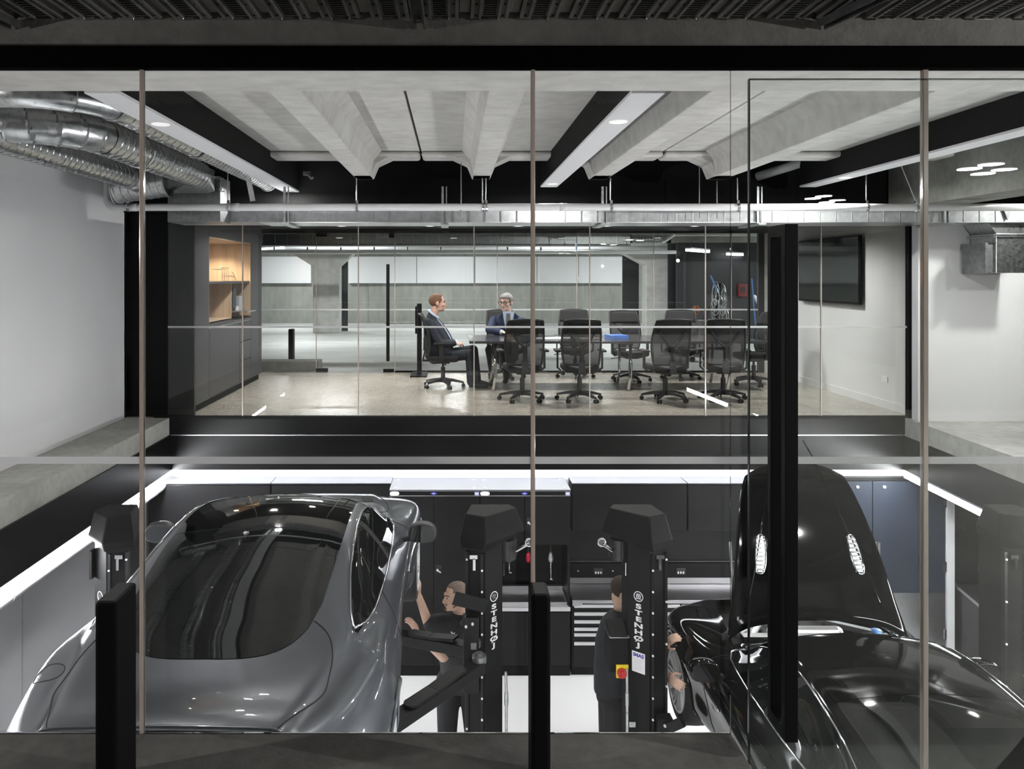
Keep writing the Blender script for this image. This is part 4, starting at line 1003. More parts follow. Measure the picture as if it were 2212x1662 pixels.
for s in (-1, 1):
    hp = V((X(993, Y) + s * .10, Y + .03, LF + .93)); kn = V((X(995, Y) + s * .12, Y - .03, LF + .50)); an = V((X(995, Y) + s * .14, Y + .02, LF + .09))
    legs.append((hp, kn, an)); limb(body, (hp, kn, an), (.08, .055, .04))
bd = fuse(body, 'body', sk3, t, .006, 3)
face_parts(bd, L, S, B, 1.08, mat('brown_brow', (.10, .06, .04), .8, noise_amt=.1))
hair_shell(bd, L, B, 1.08, mat('cropped_hair', (.16, .12, .095), .85, noise_amt=.3, noise_scale=90), lambda y, x: (.088 if y > .04 else .05 if y > .02 else (.0 if y > -.01 else -.04)), 1.015)
m = MB()
for a in range(9):
    w = -1 + 2 * a / 8; m.ell(L(w * .052, .07 - .045 * w * w - .008, -.083 + .038 * w * w), (.017, .017, .019), None, 10, 8)
m.ell(L(0, .088, -.088), (.02, .014, .018)); m.cap(L(-.024, .088, -.043), L(.024, .088, -.043), .006, .006)
fuse(m, 'beard', mat('brown_beard', (.15, .085, .055), .9, noise_amt=.3, noise_scale=90), bd, .005, 3)
jk = MB()
jk.loft([(q(996, 1492, .05), EX * .185, EY * .15), (q(995, 1440, .02), EX * .185, EY * .145), (q(990, 1385), EX * .215, EY * .145), (q(990, 1352), EX * .215, EY * .125), (q(993, 1333), EX * .15, EY * .10), (q(995, 1322), EX * .085, EY * .078)], 26)
for sh, el, wr in arms: limb(jk, (sh, sh.lerp(el, .78)), (.088, .078))
fuse(jk, 'work_shirt', M_WORK, t, .009, 3)
m = MB().add([q(980, 1322, -.125), q(990, 1330, -.15), q(986, 1341, -.17), q(976, 1331, -.13)], [(0, 1, 2, 3)]).add([q(1001, 1322, -.10), q(1006, 1334, -.13), q(996, 1340, -.16), q(991, 1330, -.15)], [(0, 1, 2, 3)])
m.build('shirt_collar', M_WORK, t, solid=-.012)
MB().add([q(973, 1348, -.158), q(976, 1347, -.158), q(979, 1351, -.158), q(983, 1349, -.157), q(981, 1354, -.158), q(977, 1354, -.158)], [(0, 1, 2, 3, 4, 5)]).build('chest_emblem', M_WHT, t, solid=-.003)
tr = MB()
for hp, kn, an in legs: limb(tr, (hp, kn, an), (.115, .088, .072))
tr.ell(V((X(994, Y), Y + .03, LF + .97)), (.18, .14, .13)); fuse(tr, 'trousers', M_TROU, t, .010, 3)
for hp, kn, an in legs:
    sm = MB(); shoe(sm, V((an.x, an.y, LF)), (-.6, -.8, 0)); fuse(sm, 'boot', M_SHOE, t, .007, 3)
# ---- mechanic 2, back turned, behind the lift post, working on the black car's wheel
Y = 6.62; q = lambda px, py, dy=0: P(px, py, Y) + V((0, dy, 0))
t = thing('person', 'dark-haired mechanic seen from behind, hands round the lift post on the black car wheel', 'person', (X(1335, Y), Y, LF))
hc = q(1345, 1279, 0); B = basis((.80, -.12, -.35))
body = MB(); L, S = head_shapes(body, hc, B, 1.05)
body.cap(hc + V((-.03, .02, -.05)), q(1346, 1322, .02), .062, .07, 16)
body.loft([(q(1326, 1490, .02), EX * .12, EY * .14), (q(1325, 1425), EX * .12, EY * .14), (q(1330, 1365), EX * .12, EY * .17), (q(1343, 1325), EX * .07, EY * .10)])
arms = []
for shp, elp, wr, hd, n_, side in (((1352, 1352, -.16), (1390, 1400, -.22), V((1.695, 6.22, -1.33)), (.5, -.35, .6), (-.3, -.4, .8), 1), ((1352, 1362, .14), (1395, 1450, -.12), V((1.70, 6.12, -1.53)), (.42, -.9, -.05), (-.8, -.3, .5), -1)):
    sh, el = q(*shp), q(*elp); arms.append((sh, el, wr)); limb(body, (sh, el, wr), (.055, .047, .031)); hand(body, wr, hd, n_, side, .45, 1.08)
legs = []
for s in (-1, 1):
    hp = V((X(1325, Y), Y + s * .10, LF + .93)); kn = V((X(1322, Y) - .0, Y + s * .12, LF + .5)); an = V((X(1312, Y), Y + s * .15, LF + .09))
    legs.append((hp, kn, an)); limb(body, (hp, kn, an), (.08, .055, .04))
bd = fuse(body, 'body', sk3, t, .007, 3)
face_parts(bd, L, S, B, 1.05, mat('brown_brow', (.1, .06, .04), .8))
hair_shell(bd, L, B, 1.05, mat('dark_brown_hair', (.028, .018, .013), .8, noise_amt=.3, noise_scale=80), lambda y, x: (.07 if y > .04 else .02 if y > .01 else (-.01 if y > -.02 else -.055)), 1.08)
jk = MB()
jk.loft([(q(1322, 1497, .02), EX * .15, EY * .18), (q(1322, 1440, .0), EX * .155, EY * .185), (q(1326, 1385), EX * .155, EY * .21), (q(1334, 1348), EX * .14, EY * .205), (q(1342, 1328), EX * .10, EY * .15), (q(1348, 1318), EX * .078, EY * .085)], 26)
for sh, el, wr in arms: limb(jk, (sh, sh.lerp(el, .75)), (.092, .08))
fuse(jk, 'work_shirt', M_NAVYW, t, .009, 3)
tr = MB()
for hp, kn, an in legs: limb(tr, (hp, kn, an), (.115, .09, .075))
tr.ell(V((X(1325, Y), Y, LF + .97)), (.15, .18, .13)); fuse(tr, 'trousers', M_TROU, t, .010, 3)
for hp, kn, an in legs:
    sm = MB(); shoe(sm, V((an.x, an.y, LF)), (1, -.1, 0)); fuse(sm, 'boot', M_SHOE, t, .007, 3)
# ================================================================== WORKSHOP CABINETS
YC, YW = 8.78, 9.0
def cx(px): return X(px, YC)
def wx(px): return X(px, YW)
M_TOP = mat('grey_cabinet_top', (.15, .15, .165), .4, .2, noise_amt=.05, noise_scale=4)
M_LEDGE = mat('bright_handle_strip', (.80, .80, .82), .3, .6, noise_amt=.03)
# wall cupboards left, behind the grey car
for a, b, lab in ((-3.56, wx(585) - .004, 'plain dark upper cupboard in the corner behind the grey car'), (wx(585) + .004, cx(842) - .004, 'plain dark upper cupboard left of the two tall tool cabinets')):
    t = thing('wall_cupboard', lab, 'cupboard', ((a + b) / 2, 9.15, -1.9))
    MB().box(a, b, YW + .02, 9.29, -2.0, -.775).build('carcass', M_CAB, t)
    MB().box(a + .004, b - .004, YW, YW + .02, -1.995, -.79).build('cupboard_door', M_CAB, t, bevel=.003)
    MB().box(a, b, YW - .005, 9.29, -.775, -.765).build('top_panel', M_TOP, t)
t = thing('base_cabinet', 'long dark base cabinet under the corner cupboards behind the grey car', 'cabinet', (-2.2, 9.05, LF))
MB().box(-3.56, cx(842) - .01, 8.85, 9.29, LF + .1, -2.05).build('carcass', M_CAB, t)
MB().box(-3.56, cx(842) - .01, 8.82, 9.29, -2.05, -2.01).build('worktop', M_STEEL, t)
MB().box(-3.56, cx(842) - .01, 8.9, 9.29, LF, LF + .1).build('kickboard', M_BLACK, t)
# two tall tool cabinets
def lock(parent, x, z, y=YC):
    m = MB().box(x - .032, x + .032, y - .008, y, z - .05, z + .05)
    l = m.build('lock_plate', M_PLAS, parent)
    MB().cyl((x - .012, y - .03, z), (x - .012, y - .008, z), .014, n=12).bar((x - .012, y - .025, z - .005), (x + .028, y - .03, z - .025), .014, .012).build('lock_handle', M_CHROME, l)
def tower(a, b, lab, seam, openbay):
    t = thing('tool_cabinet', lab, 'tool cabinet', ((a + b) / 2, 9.0, LF), 'tall dark tool cabinets')
    zt = -.80
    c = MB()
    if openbay:
        c.box(a, a + .03, YC + .02, 9.29, LF + .12, zt).box(b - .03, b, YC + .02, 9.29, LF + .12, zt).box(a, b, 9.26, 9.29, LF + .12, zt).box(a, b, YC + .02, 9.29, -1.42, -1.40).box(a, b, YC + .02, 9.29, zt - .02, zt).box(a + .03, b - .03, YC + .02, 9.29, LF + .12, -2.12)
    else: c.box(a, b, YC + .02, 9.29, LF + .12, zt)
    c.build('carcass', M_CAB, t)
    MB().box(a - .003, b + .003, YC - .01, 9.29, zt, zt + .02).build('top_panel', M_TOP, t)
    hd = MB().box(a, b, YC - .012, YC + .02, zt - .045, zt).build('header_rail', M_PWD, t)
    MB().box(a, b, YC - .016, YC - .010, zt - .052, zt - .045).build('trim_strip', M_BRUSH, hd)
    x = a + .055
    MB().prism([(x + .052 * math.copysign(abs(math.cos(k)) ** .5, math.cos(k)), zt - .022 + .02 * math.sin(k)) for k in [2 * PI * i / 20 for i in range(20)]], 'y', YC - .02, YC - .012).build('oval_lamp', led_mat('oval_lamp_glow', (1, .97, .95), 2.5), hd)
    xm = cx(seam); z = zt - .022
    e = MB().prism([(xm - .04, z), (xm, z - .018), (xm + .04, z), (xm, z + .018)], 'y', YC - .016, YC - .012).build('diamond_badge', mat('blue_badge', (.12, .14, .75), .4, noise_amt=.05), hd)
    MB().box(xm - .012, xm + .012, YC - .018, YC - .0155, z - .004, z + .004).build('badge_mark', M_WHT, hd)
    MB().box(b - .058, b - .006, YC - .016, YC - .012, zt - .042, zt - .004).build('corner_badge', mat('pale_blue_badge', (.45, .47, .85), .4, noise_amt=.05), hd)
    MB().box(b - .050, b - .014, YC - .018, YC - .0155, zt - .036, zt - .012).build('badge_mark', M_WHT, hd)
    for fx in (a + .06, b - .06):
        for fy in (YC + .07, 9.2): MB().lathe((fx, fy, zt + .02), [(.001, .006), (.014, .004), (.016, 0)], n=12).build('cap_screw', M_CHROME, t)
    lo = -1.40 if openbay else LF + .13
    for p0, p1 in ((a + .004, xm - .003), (xm + .003, b - .004)):
        MB().box(p0, p1, YC, YC + .02, lo, zt - .055).build('cabinet_door', M_CAB, t, bevel=.003)
    lock(t, xm + .055, Z(1230, YC) if not openbay else Z(1128, YC))
    MB().box(a, b, YC + .03, 9.29, LF, LF + .12).build('kickboard', M_PWD, t)
    return t
tower(cx(842), cx(1036), 'tall two-door tool cabinet, left of the pair, right of the grey car', 937, False)
tw = tower(cx(1037), cx(1232), 'tall tool cabinet with an open hose bay, right of the pair', 1133, True)
a, b = cx(1037), cx(1232)
m = MB().box(a + .03, b - .03, YC - .05, 9.2, -2.10, -2.08).box(a + .03, b - .03, YC - .05, YC - .03, -2.08, -2.045).box(b - .045, b - .03, YC - .05, 9.2, -2.08, -2.045).box(a + .03, a + .045, YC - .05, 9.2, -2.08, -2.045).box(a + .03, b - .03, 9.15, 9.2, -2.08, -2.03)
m.build('drip_tray', M_STEEL, tw); MB().box(a, b, YC - .02, YC + .0, -2.165, -2.115).build('handle_strip', M_LEDGE, tw, bevel=.008)
for p0, p1 in ((a + .004, (a + b) / 2 - .003), ((a + b) / 2 + .003, b - .004)): MB().box(p0, p1, YC, YC + .02, LF + .13, -2.18).build('lower_door', M_CAB, tw, bevel=.003)
for px, col, lab, ln in ((1141, (.45, .02, .05), 'red air nozzle hanging in the open hose bay', .0), (1190, (.5, .5, .5), 'chrome oil dispenser nozzle hanging in the open hose bay', .18), (1100, (.12, .12, .12), 'dark hose reel nozzle half hidden by the left lift post', .1)):
    x = X(px, 9.0); z0 = Z(1190, 9.0)
    t = thing('hose_nozzle', lab, 'nozzle', (x, 9.0, z0 - .3))
    MB().cyl((x, 9.0, z0 + .14), (x, 9.0, z0 - .02), .012, n=10).build('hose', M_RUB, t)
    MB().lathe((x, 9.0, z0 - .15), [(.008, 0), (.03, .03), (.035, .07), (.02, .12), (.012, .14)], n=16).build('nozzle_body', mat('nozzle_%d' % px, col, .25, .6, noise_amt=.05), t, smooth=True)
    if ln: MB().cyl((x, 9.0, z0 - .13), (x, 9.0, z0 - .15 - ln), .009, n=10).cyl((x - .01, 9.0, z0 - .15 - ln), (x + .025, 8.99, z0 - .155 - ln), .012, n=8).build('spout', M_CHROME, t, smooth=True)
# right run: wall cupboards, panel, steel worktop, drawers
edges = [1236, 1485, 1700]
for (a, b, lab) in ((wx(1236), wx(1484), 'dark upper cupboard above the steel worktop behind the right lift post'), (wx(1486), wx(1700), 'dark upper cupboard above the steel worktop behind the raised bonnet')):
    t = thing('wall_cupboard', lab, 'cupboard', ((a + b) / 2, 9.15, -1.33))
    MB().box(a, b, YW + .02, 9.29, -1.33, -.775).build('carcass', M_CAB, t)
    MB().box(a + .003, b - .003, YW, YW + .02, -1.325, -.79).build('cupboard_door', M_CAB, t, bevel=.003)
    MB().box(a, b, YW - .005, 9.29, -.775, -.765).build('top_panel', M_TOP, t)
t = thing('back_panel', 'dark wall panel with sockets between the upper cupboards and steel worktop', 'panel', (2.6, 9.27, -2.0))
MB().box(wx(1236), wx(1700), 9.2, 9.29, -1.75, -1.33).build('panel', M_CAB, t)
r = MB().box(wx(1236), wx(1700), 9.14, 9.2, -1.93, -1.76).build('service_rail', M_PWD, t, bevel=.003)
for px in (1292, 1470, 1640):
    x = X(px, 9.14); s = MB().box(x - .055, x + .055, 9.128, 9.14, -1.89, -1.81).build('socket', M_PLAS, t, bevel=.004)
    for k in (-1, 0, 1): MB().box(x + k * .03 - .008, x + k * .03 + .008, 9.124, 9.129, -1.875, -1.85).build('socket_hole', M_WHT, s)
for px in (1249, 1324): MB().cyl((X(px, 9.13), 9.13, -1.845), (X(px, 9.13), 9.141, -1.845), .008, n=10).build('rail_screw', M_WHT, t)
MB().box(wx(1236), wx(1700), 9.22, 9.25, -2.03, -1.93).build('splashback', M_STEEL, t)
t = thing('workbench', 'steel-topped workbench with bright drawer handles behind the right lift post', 'workbench', (2.5, 9.0, LF))
xa, xb = cx(1236), cx(1700)
MB().box(xa, xb, YC - .02, 9.22, -2.075, -2.035).build('steel_worktop', M_STEEL, t, bevel=.004)
MB().prism([(xa + .0 + .07 * (1 if 0 else 0), 0)] * 0 + [(xa, -2.10), (xa + .11, -2.10), (xa + .11, -2.05), (xa, -2.05)], 'y', YC - .03, YC - .02).build('corner_bracket', M_BRUSH, t, bevel=.008)
MB().box(xa, xb, YC + .02, 9.2, LF + .1, -2.075).build('carcass', M_CAB, t)
MB().box(xa, xb, YC + .05, 9.2, LF, LF + .1).build('kickboard', M_PWD, t)
ys = [1304, 1321, 1338, 1354, 1366, 1385, 1440]
x1 = xa + .02; x2 = X(1470, YC)
for u, (p0, p1) in enumerate(((x1, x2 - .01), (x2 + .01, xb - .02))):
    for k in range(6):
        d = MB().box(p0, p1, YC, YC + .02, Z(ys[k + 1], YC) + .004, Z(ys[k], YC)).build('drawer', M_CAB, t)
        MB().box(p0 + .0, p1, YC - .022, YC, Z(ys[k], YC) - .062 + .018, Z(ys[k], YC) - .008).build('handle_strip', M_LEDGE, d, bevel=.006)
# blue double door with steel kick plates in a pale frame
t = thing('cupboard_doors', 'large blue-grey double doors with steel kick plates behind the raised bonnet', 'double door', (4.7, 9.2, LF))
d0, d1, dm = X(1705, 9.2), X(2042, 9.2), X(1885, 9.2); zk = Z(1281, 9.2)
for a, b in ((d0, dm - .004), (dm + .004, d1)):
    d = MB().box(a, b, 9.2, 9.24, LF + .02, -.80).build('door_leaf', M_BLUE, t, bevel=.003)
    MB().box(a + .004, b - .01, 9.193, 9.2, LF + .03, zk).build('kick_plate', M_BRUSH, d)
for px in (1875, 1897):
    x = X(px, 9.15); MB().box(x - .014, x + .014, 9.13, 9.15, Z(1233, 9.15), Z(1172, 9.15)).box(x - .012, x + .012, 9.15, 9.2, Z(1178, 9.15), Z(1174, 9.15)).box(x - .012, x + .012, 9.15, 9.2, Z(1231, 9.15), Z(1227, 9.15)).build('bar_handle', M_GALVD, t)
for px in (1854, 1912): MB().cyl((X(px, 9.18), 9.185, Z(1053, 9.18)), (X(px, 9.18), 9.2, Z(1053, 9.18)), .016, n=12).build('door_stud', M_WHT, t)
MB().box(d1 + .01, X(2060, 9.2), 9.18, 9.28, LF, -.72).build('door_frame', M_WHITEG, t); MB().box(d0, d1, 9.2, 9.28, -.79, -.755).build('frame_head', M_PWD, t)
for z in (Z(1085, 9.2), Z(1225, 9.2), Z(1370, 9.2)): MB().box(d1 - .02, d1 + .02, 9.185, 9.2, z - .06, z + .06).build('hinge', M_BRUSH, t)
# side bench at the right
t = thing('side_bench', 'dark steel bench with pale worktop edge at the right workshop wall', 'workbench', (6.2, 8.9, LF))
e0 = X(2070, 9.2)
MB().prism([(e0, 9.28), (X(2135, 8.5), 8.5), (7.6, 8.5), (7.6, 9.28)], 'z', LF + .08, -2.07).build('carcass', M_CAB, t)
MB().prism([(e0 - .02, 9.28), (X(2132, 8.47), 8.47), (7.6, 8.47), (7.6, 9.28)], 'z', -2.07, -2.03).build('steel_worktop', M_STEEL, t, bevel=.004)
t = thing('wall_cupboard', 'dark cupboard with lower socket panel above the side bench at the far right', 'cupboard', (6.8, 9.2, -1.4))
MB().box(X(2072, 9.2), 7.6, 9.1, 9.29, -1.36, -.80).build('carcass', M_CAB, t)
MB().box(X(2105, 9.2), 7.6, 9.08, 9.1, -1.35, -.82).build('cupboard_door', M_CAB, t)
p = MB().box(X(2072, 9.2), 7.6, 9.2, 9.29, -2.03, -1.36).build('socket_panel', M_CAB, t)
MB().box(X(2113, 9.2), X(2137, 9.2), 9.19, 9.2, -1.88, -1.80).build('socket', M_PLAS, p)
# grey pipe below the left strip light
t = thing('grey_pipe', 'long pale pipe running under the left strip light in the workshop', 'pipe', (-3.3, 6, -.8))
MB().cyl((-3.43, 2.9, -.80), (-3.41, 9.28, -.80), 0.052, n=18).build('pipe_run', mat('mid_grey_pipe', (.30, .30, .31), .4, noise_amt=.05), t, smooth=True)
for y in (5.9, 8.3):
    MB().tube([(-3.42 + .056 * math.cos(a), y, -.80 + .056 * math.sin(a)) for a in [2 * PI * i / 20 for i in range(20)]], .006, 6, closed=True).build('pipe_clamp', M_GALVD, t)
# near bollards
def bollard(x0, x1, y0, y1, lab):
    t = MB().box(x0, x1, y0, y1, 0, .632).build('bollard', M_PWD, bevel=.012)
    setp(t, lab, 'bollard', 'flat black bollards before the near glass')
bollard(X(203, 2.405), X(250, 2.405), 2.405, 2.57, 'flat black bollard at the lower left in front of the grey car')
bollard(X(1148, 2.46), X(1190, 2.46), 2.46, 2.575, 'flat black bollard standing below the middle glass joint')

# ================================================================== CAR LIFTS
def lift_post(px_l, inner, mirror, label, motor, face):
    """post drawn for a left-hand post (inner edge at right); mirror = -1 gives the right-hand post"""
    s = mirror; x0 = inner
    t = thing('lift_post', label, 'car lift post', (x0 - s * .14, 6.1, LF), 'two-post car lift columns')
    R = lambda x, y: (x0 + s * x, y)
    plan = [R(-.15, 5.96), R(0, 6.02), R(0, 6.30), R(-.29, 6.30), R(-.29, 6.075)]
    MB().prism(plan, 'z', LF, -.45).build('column_shell', M_PWD, t)
    # flanges and bolts on the carriage side
    m = MB().prism([R(-.135, 5.955), R(-.115, 5.955), R(-.115, 5.99), R(-.135, 5.975)], 'z', LF, -.5)
    m.prism([R(-.02, 6.0), R(.002, 6.0), R(.002, 6.04), R(-.02, 6.04)], 'z', LF, -.5).build('flange', M_CAB, t)
    bt = MB()
    for k in range(14):
        z = LF + .15 + k * .165
        bt.cyl((x0 - s * .125, 5.955, z), (x0 - s * .125, 5.945, z), .008, n=8)
        if k % 2: bt.cyl((x0 - s * .008, 6.0, z + .07), (x0 - s * .008, 5.99, z + .07), .008, n=8)
    bt.build('bolts', M_WHT, t)
    MB().box(min(x0 - s * .09, x0 - s * .03), max(x0 - s * .09, x0 - s * .03), 5.975, 5.99, -.545, -.515).box(min(x0 - s * .075, x0 - s * .055), max(x0 - s * .075, x0 - s * .055), 5.965, 5.98, -.63, -.545).build('latch', M_CHROME, t)
    # head cover
    low = [R(-.135, 5.90), R(.035, 6.0), R(-.02, 6.36), R(-.40, 6.36), R(-.47, 6.22)]
    top = [R(-.145, 5.97), R(.0, 6.05), R(-.05, 6.31), R(-.36, 6.31), R(-.41, 6.21)]
    if not motor:
        low = low[:3] + [R(-.31, 6.34), R(-.35, 6.10)]; top = top[:3] + [R(-.29, 6.31), R(-.32, 6.13)]
    mid = [R(-.15, 5.89), R(.045, 6.0), R(-.02, 6.37), R(-.41, 6.37), R(-.48, 6.21)] if motor else None
    if not motor: mid = [R(-.15, 5.89), R(.045, 6.0), R(-.02, 6.37), R(-.32, 6.35), R(-.36, 6.10)]
    m = MB(); pv = [[V((p[0], p[1], z)) for p in pl] for pl, z in ((low, -.47), (mid, -.40), (top, -.215))]
    # sloping undersides towards the outside
    for k in (3, 4): pv[0][k].z = -.42
    m.rings(pv); m.build('head_cover', mat('satin_black_cover', (.006, .006, .0065), .55, spec=.1, noise_amt=.05), t, bevel=.012)
    if not motor:
        MB().box(min(x0 - s * .31, x0 - s * .29), max(x0 - s * .31, x0 - s * .29), 6.02, 6.08, -.72, -.5).build('side_bracket', M_PWD, t)
    m = MB().cyl((x0 - s * .33, 6.2, -.46), (x0 - s * .33, 6.2, -.62), .075, n=20)
    for k in range(8): m.bar((x0 - s * .33 + .08 * math.cos(k * .8), 6.2 + .08 * math.sin(k * .8), -.46), (x0 - s * .33 + .08 * math.cos(k * .8), 6.2 + .08 * math.sin(k * .8), -.60), .012, .012)
    if motor: m.build('motor', M_PLAS, t)
    if motor: MB().cyl((x0 - s * .40, 6.12, -.52), (x0 - s * .50, 6.06, -.44), .022, n=12).tube([(x0 - s * .50 + .03 * math.cos(a), 6.05, -.44 + .03 * math.sin(a)) for a in [2 * PI * i / 16 for i in range(16)]], .008, 6, closed=True).build('cable_gland', M_CHROME, t)
    if motor: MB().cyl((x0 - s * .30, 6.1, -.62), (x0 - s * .30, 6.1, -.72), .007, n=8).build('drain_rod', M_CHROME, t)
    # lettering and badge on the slanting outer face
    A = V((*R(-.29, 6.075), 0)); Bp = V((*R(-.15, 5.96), 0))
    if s < 0: A, Bp = Bp, A
    xa = (Bp - A).normalized(); nn = xa.cross(EZ); cf = (A + Bp) / 2 + nn * .0015
    if face:
        def FM(z, off=0): return frame(cf + V((0, 0, z)) + xa * off, xa, EZ, nn)
        zt = Z(1313, 6.0)
        for k, chh in enumerate('STENH\u00d8J'):
            if chh == '\u00d8':
                chh = 'O'; MO = FM(zt - k * .0505); MB().add([MO @ V(p) for p in ((-.030, -.027, .001), (-.020, -.027, .001), (.030, .027, .001), (.020, .027, .001))], [(0, 1, 2, 3)]).build('lettering', M_WHT, t, solid=.0006)
            text('lettering', chh, M_WHT, t, FM(zt - k * .0505) @ Matrix.Diagonal((1.5, .76, 1, 1)), .066, .0008, bold=.0024)
        zc = Z(1291, 6.0); MX = FM(zc)
        bd = MB(); bd.rings([[MX @ V((math.cos(2 * PI * i / 28) * rr, math.sin(2 * PI * i / 28) * rr, h)) for i in range(28)] for rr, h in ((.040, 0), (.040, .002), (.034, .002), (.034, 0))], caps=False)
        b = bd.build('round_badge', M_WHT, t)
        g = MB()
        for (u0, u1, v0, v1) in ((-.016, .016, .014, .021), (-.022, .022, .005, .011), (-.018, -.010, -.012, .004), (-.004, .004, -.012, .004), (.010, .018, -.012, .004), (-.022, .022, -.020, -.014)):
            g.box(u0, u1, v0, v1, 0, .0022, MX)
        g.build('badge_mark', M_BRUSH, b)
        if s > 0:
            MX = FM(Z(1434, 6.0), 0)
            st = MB().box(-.055, .055, -.08, .08, .0002, .001, MX).build('sticker', M_WHT, t)
            text('sticker_heading', 'IMAS', mat('sticker_blue', (.03, .04, .3), .5, noise_amt=.05), st, MX @ Matrix.Translation((0, .053, .0012)) @ Matrix.Diagonal((1.0, .9, 1, 1)) @ Matrix.Shear('XY', 4, (.25, 0)), .042, .0004, bold=.002)
            g = MB()
            for k in range(6): g.box(-.045, .045 - (k % 3) * .012, .022 - k * .016, .025 - k * .016, .001, .0013, MX)
            g.build('sticker_lines', mat('faint_print', (.55, .55, .6), .6, noise_amt=.05), st)
    return t, s, x0
M_ARM = mat('arm_black_steel', (.011, .011, .0115), .45, spec=.15, noise_amt=.1)
p0 = lift_post(0, X(278, 6.02), 1, 'black lift column at the far left beside the grey car, partly behind the bollard', False, True)
p1 = lift_post(0, X(1006, 6.02), -1, 'black lift column right of the grey car with white vertical lettering', True, True)
p2 = lift_post(0, X(1440, 6.02), 1, 'black lift column left of the black car with lettering and a white sticker', True, True)
p3 = lift_post(0, X(2167, 6.02), -1, 'black lift column at the right picture edge beside the black car', False, True)
def arms(t, x0, s, z, defs, plate=True):
    c = MB().box(min(x0 - s * .10, x0 + s * .02), max(x0 - s * .10, x0 + s * .02), 5.90, 6.0, z - .28, z + .30).build('carriage', M_ARM, t, bevel=.006)
    MB().cyl((x0 - s * .05, 5.895, z + .26), (x0 - s * .05, 5.88, z + .26), .01, n=8).cyl((x0 - s * .0, 5.895, z + .24), (x0 - s * .0, 5.88, z + .24), .01, n=8).build('carriage_bolts', M_WHT, c)
    if plate: MB().bar((x0 + s * .09, 5.86, z + .47), (x0 - s * .16, 5.93, z + .38), .012, .10, up=(0, 0, 1)).build('stop_plate', M_ARM, c)
    for pts, w in defs:
        m = MB(); 
        for a, b in zip(pts, pts[1:]): m.bar(a, b, w, .085)
        a = m.build('lift_arm', M_ARM, t, bevel=.006)
        e = V(pts[1]); m = MB(); f = V(pts[0]).lerp(e, .22); g = V(pts[0]).lerp(e, .55); h_ = V(pts[0]).lerp(e, .78)
        m.bar(f + EZ * .07, g + EZ * .05, w * .95, .02).cyl(h_ + EZ * .043, h_ + EZ * .062, w * .48, n=20).bar(g + EZ * .052, h_ + EZ * .052, w * .95, .018)
        m.build('arm_pad', M_ARM, a, bevel=.004)
        MB().cyl(V(pts[0]) + EZ * .03, V(pts[0]) + EZ * .08, .055, n=18).cyl(V(pts[0]) + EZ * .08, V(pts[0]) + EZ * .10, .03, n=14).build('arm_pivot', M_GALVD, a)
t, s, x0 = p1
arms(t, x0, s, -1.27, [([V((x0 + .10, 5.85, -1.31)), V((x0 - .52, 5.16, -1.36)), V((x0 - .8, 4.85, -1.36))], .12), ([V((x0 + .06, 5.95, -1.24)), V((x0 - .55, 6.28, -1.29)), V((x0 - .8, 6.4, -1.29))], .11)])
t, s, x0 = p0
arms(t, x0, s, -1.27, [([V((x0 - .06, 5.85, -1.31)), V((x0 + .5, 5.16, -1.36)), V((x0 + .8, 4.85, -1.36))], .12), ([V((x0 - .06, 5.95, -1.24)), V((x0 + .5, 6.28, -1.29))], .11)], False)
t, s, x0 = p2
arms(t, x0, s, -2.05, [([V((x0 - .05, 5.85, -2.09)), V((x0 + .42, 5.2, -2.10))], .12)], False)
MB().bar((x0 - .02, 5.88, Z(1570, 5.9)), (x0 + .06, 5.80, Z(1552, 5.85)), .03, .07).bar((x0 + .05, 5.82, Z(1555, 5.85)), (x0 + .05, 5.80, Z(1540, 5.85)), .03, .02).build('foot_guard', M_ARM, t)
# control box with red isolator on the right-hand lettered post
bx0, bx1 = x0 - .42, x0 - .29
m = MB().prism([(6.05, -1.47), (6.04, -1.19), (6.22, -1.11), (6.28, -1.47)], 'x', bx0 - .02, bx1)
cb = m.build('control_box', M_PWD, t, bevel=.01)
MB().prism([(bx0 - .022, 6.035), (bx1 + .005, 6.035), (bx1 + .005, 6.24), (bx0 - .022, 6.24)], 'z', -1.188, -1.178, [(bx0 - .01, 6.1), (bx1 + .005, 6.1), (bx1 + .005, 6.24), (bx0 - .01, 6.24)]).build('box_lid', M_TOP, cb)
MB().box(bx0 + .03, bx1 - .005, 6.035, 6.05, -1.50, -1.40).build('switch_plate', mat('yellow_plate', (.75, .62, .03), .5, noise_amt=.05), cb)
MB().cyl((bx0 + .07, 6.035, -1.455), (bx0 + .07, 6.005, -1.455), .036, n=20).box(bx0 + .06, bx0 + .08, 5.99, 6.01, -1.48, -1.43).build('isolator_knob', mat('red_knob', (.45, .02, .02), .35, noise_amt=.05), cb)
MB().tube([(x0 - .31, 6.02, -1.42), (x0 - .31, 6.01, -1.6), (x0 - .31, 6.01, LF)], .012, 10).cyl((x0 - .31, 6.01, -1.6), (x0 - .31, 6.01, -1.7), .016, n=10).box(x0 - .30, x0 - .25, 5.99, 6.0, -1.86, -1.82).build('conduit', M_GALV, t)
t, s, x0 = p1
MB().tube([(x0 + .31, 6.06, -1.48), (x0 + .315, 6.05, -1.46), (x0 + .32, 6.05, -1.6), (x0 + .32, 6.05, LF)], .011, 10).cyl((x0 + .32, 6.05, -1.62), (x0 + .32, 6.05, -1.72), .016, n=10).build('conduit', M_GALV, t)
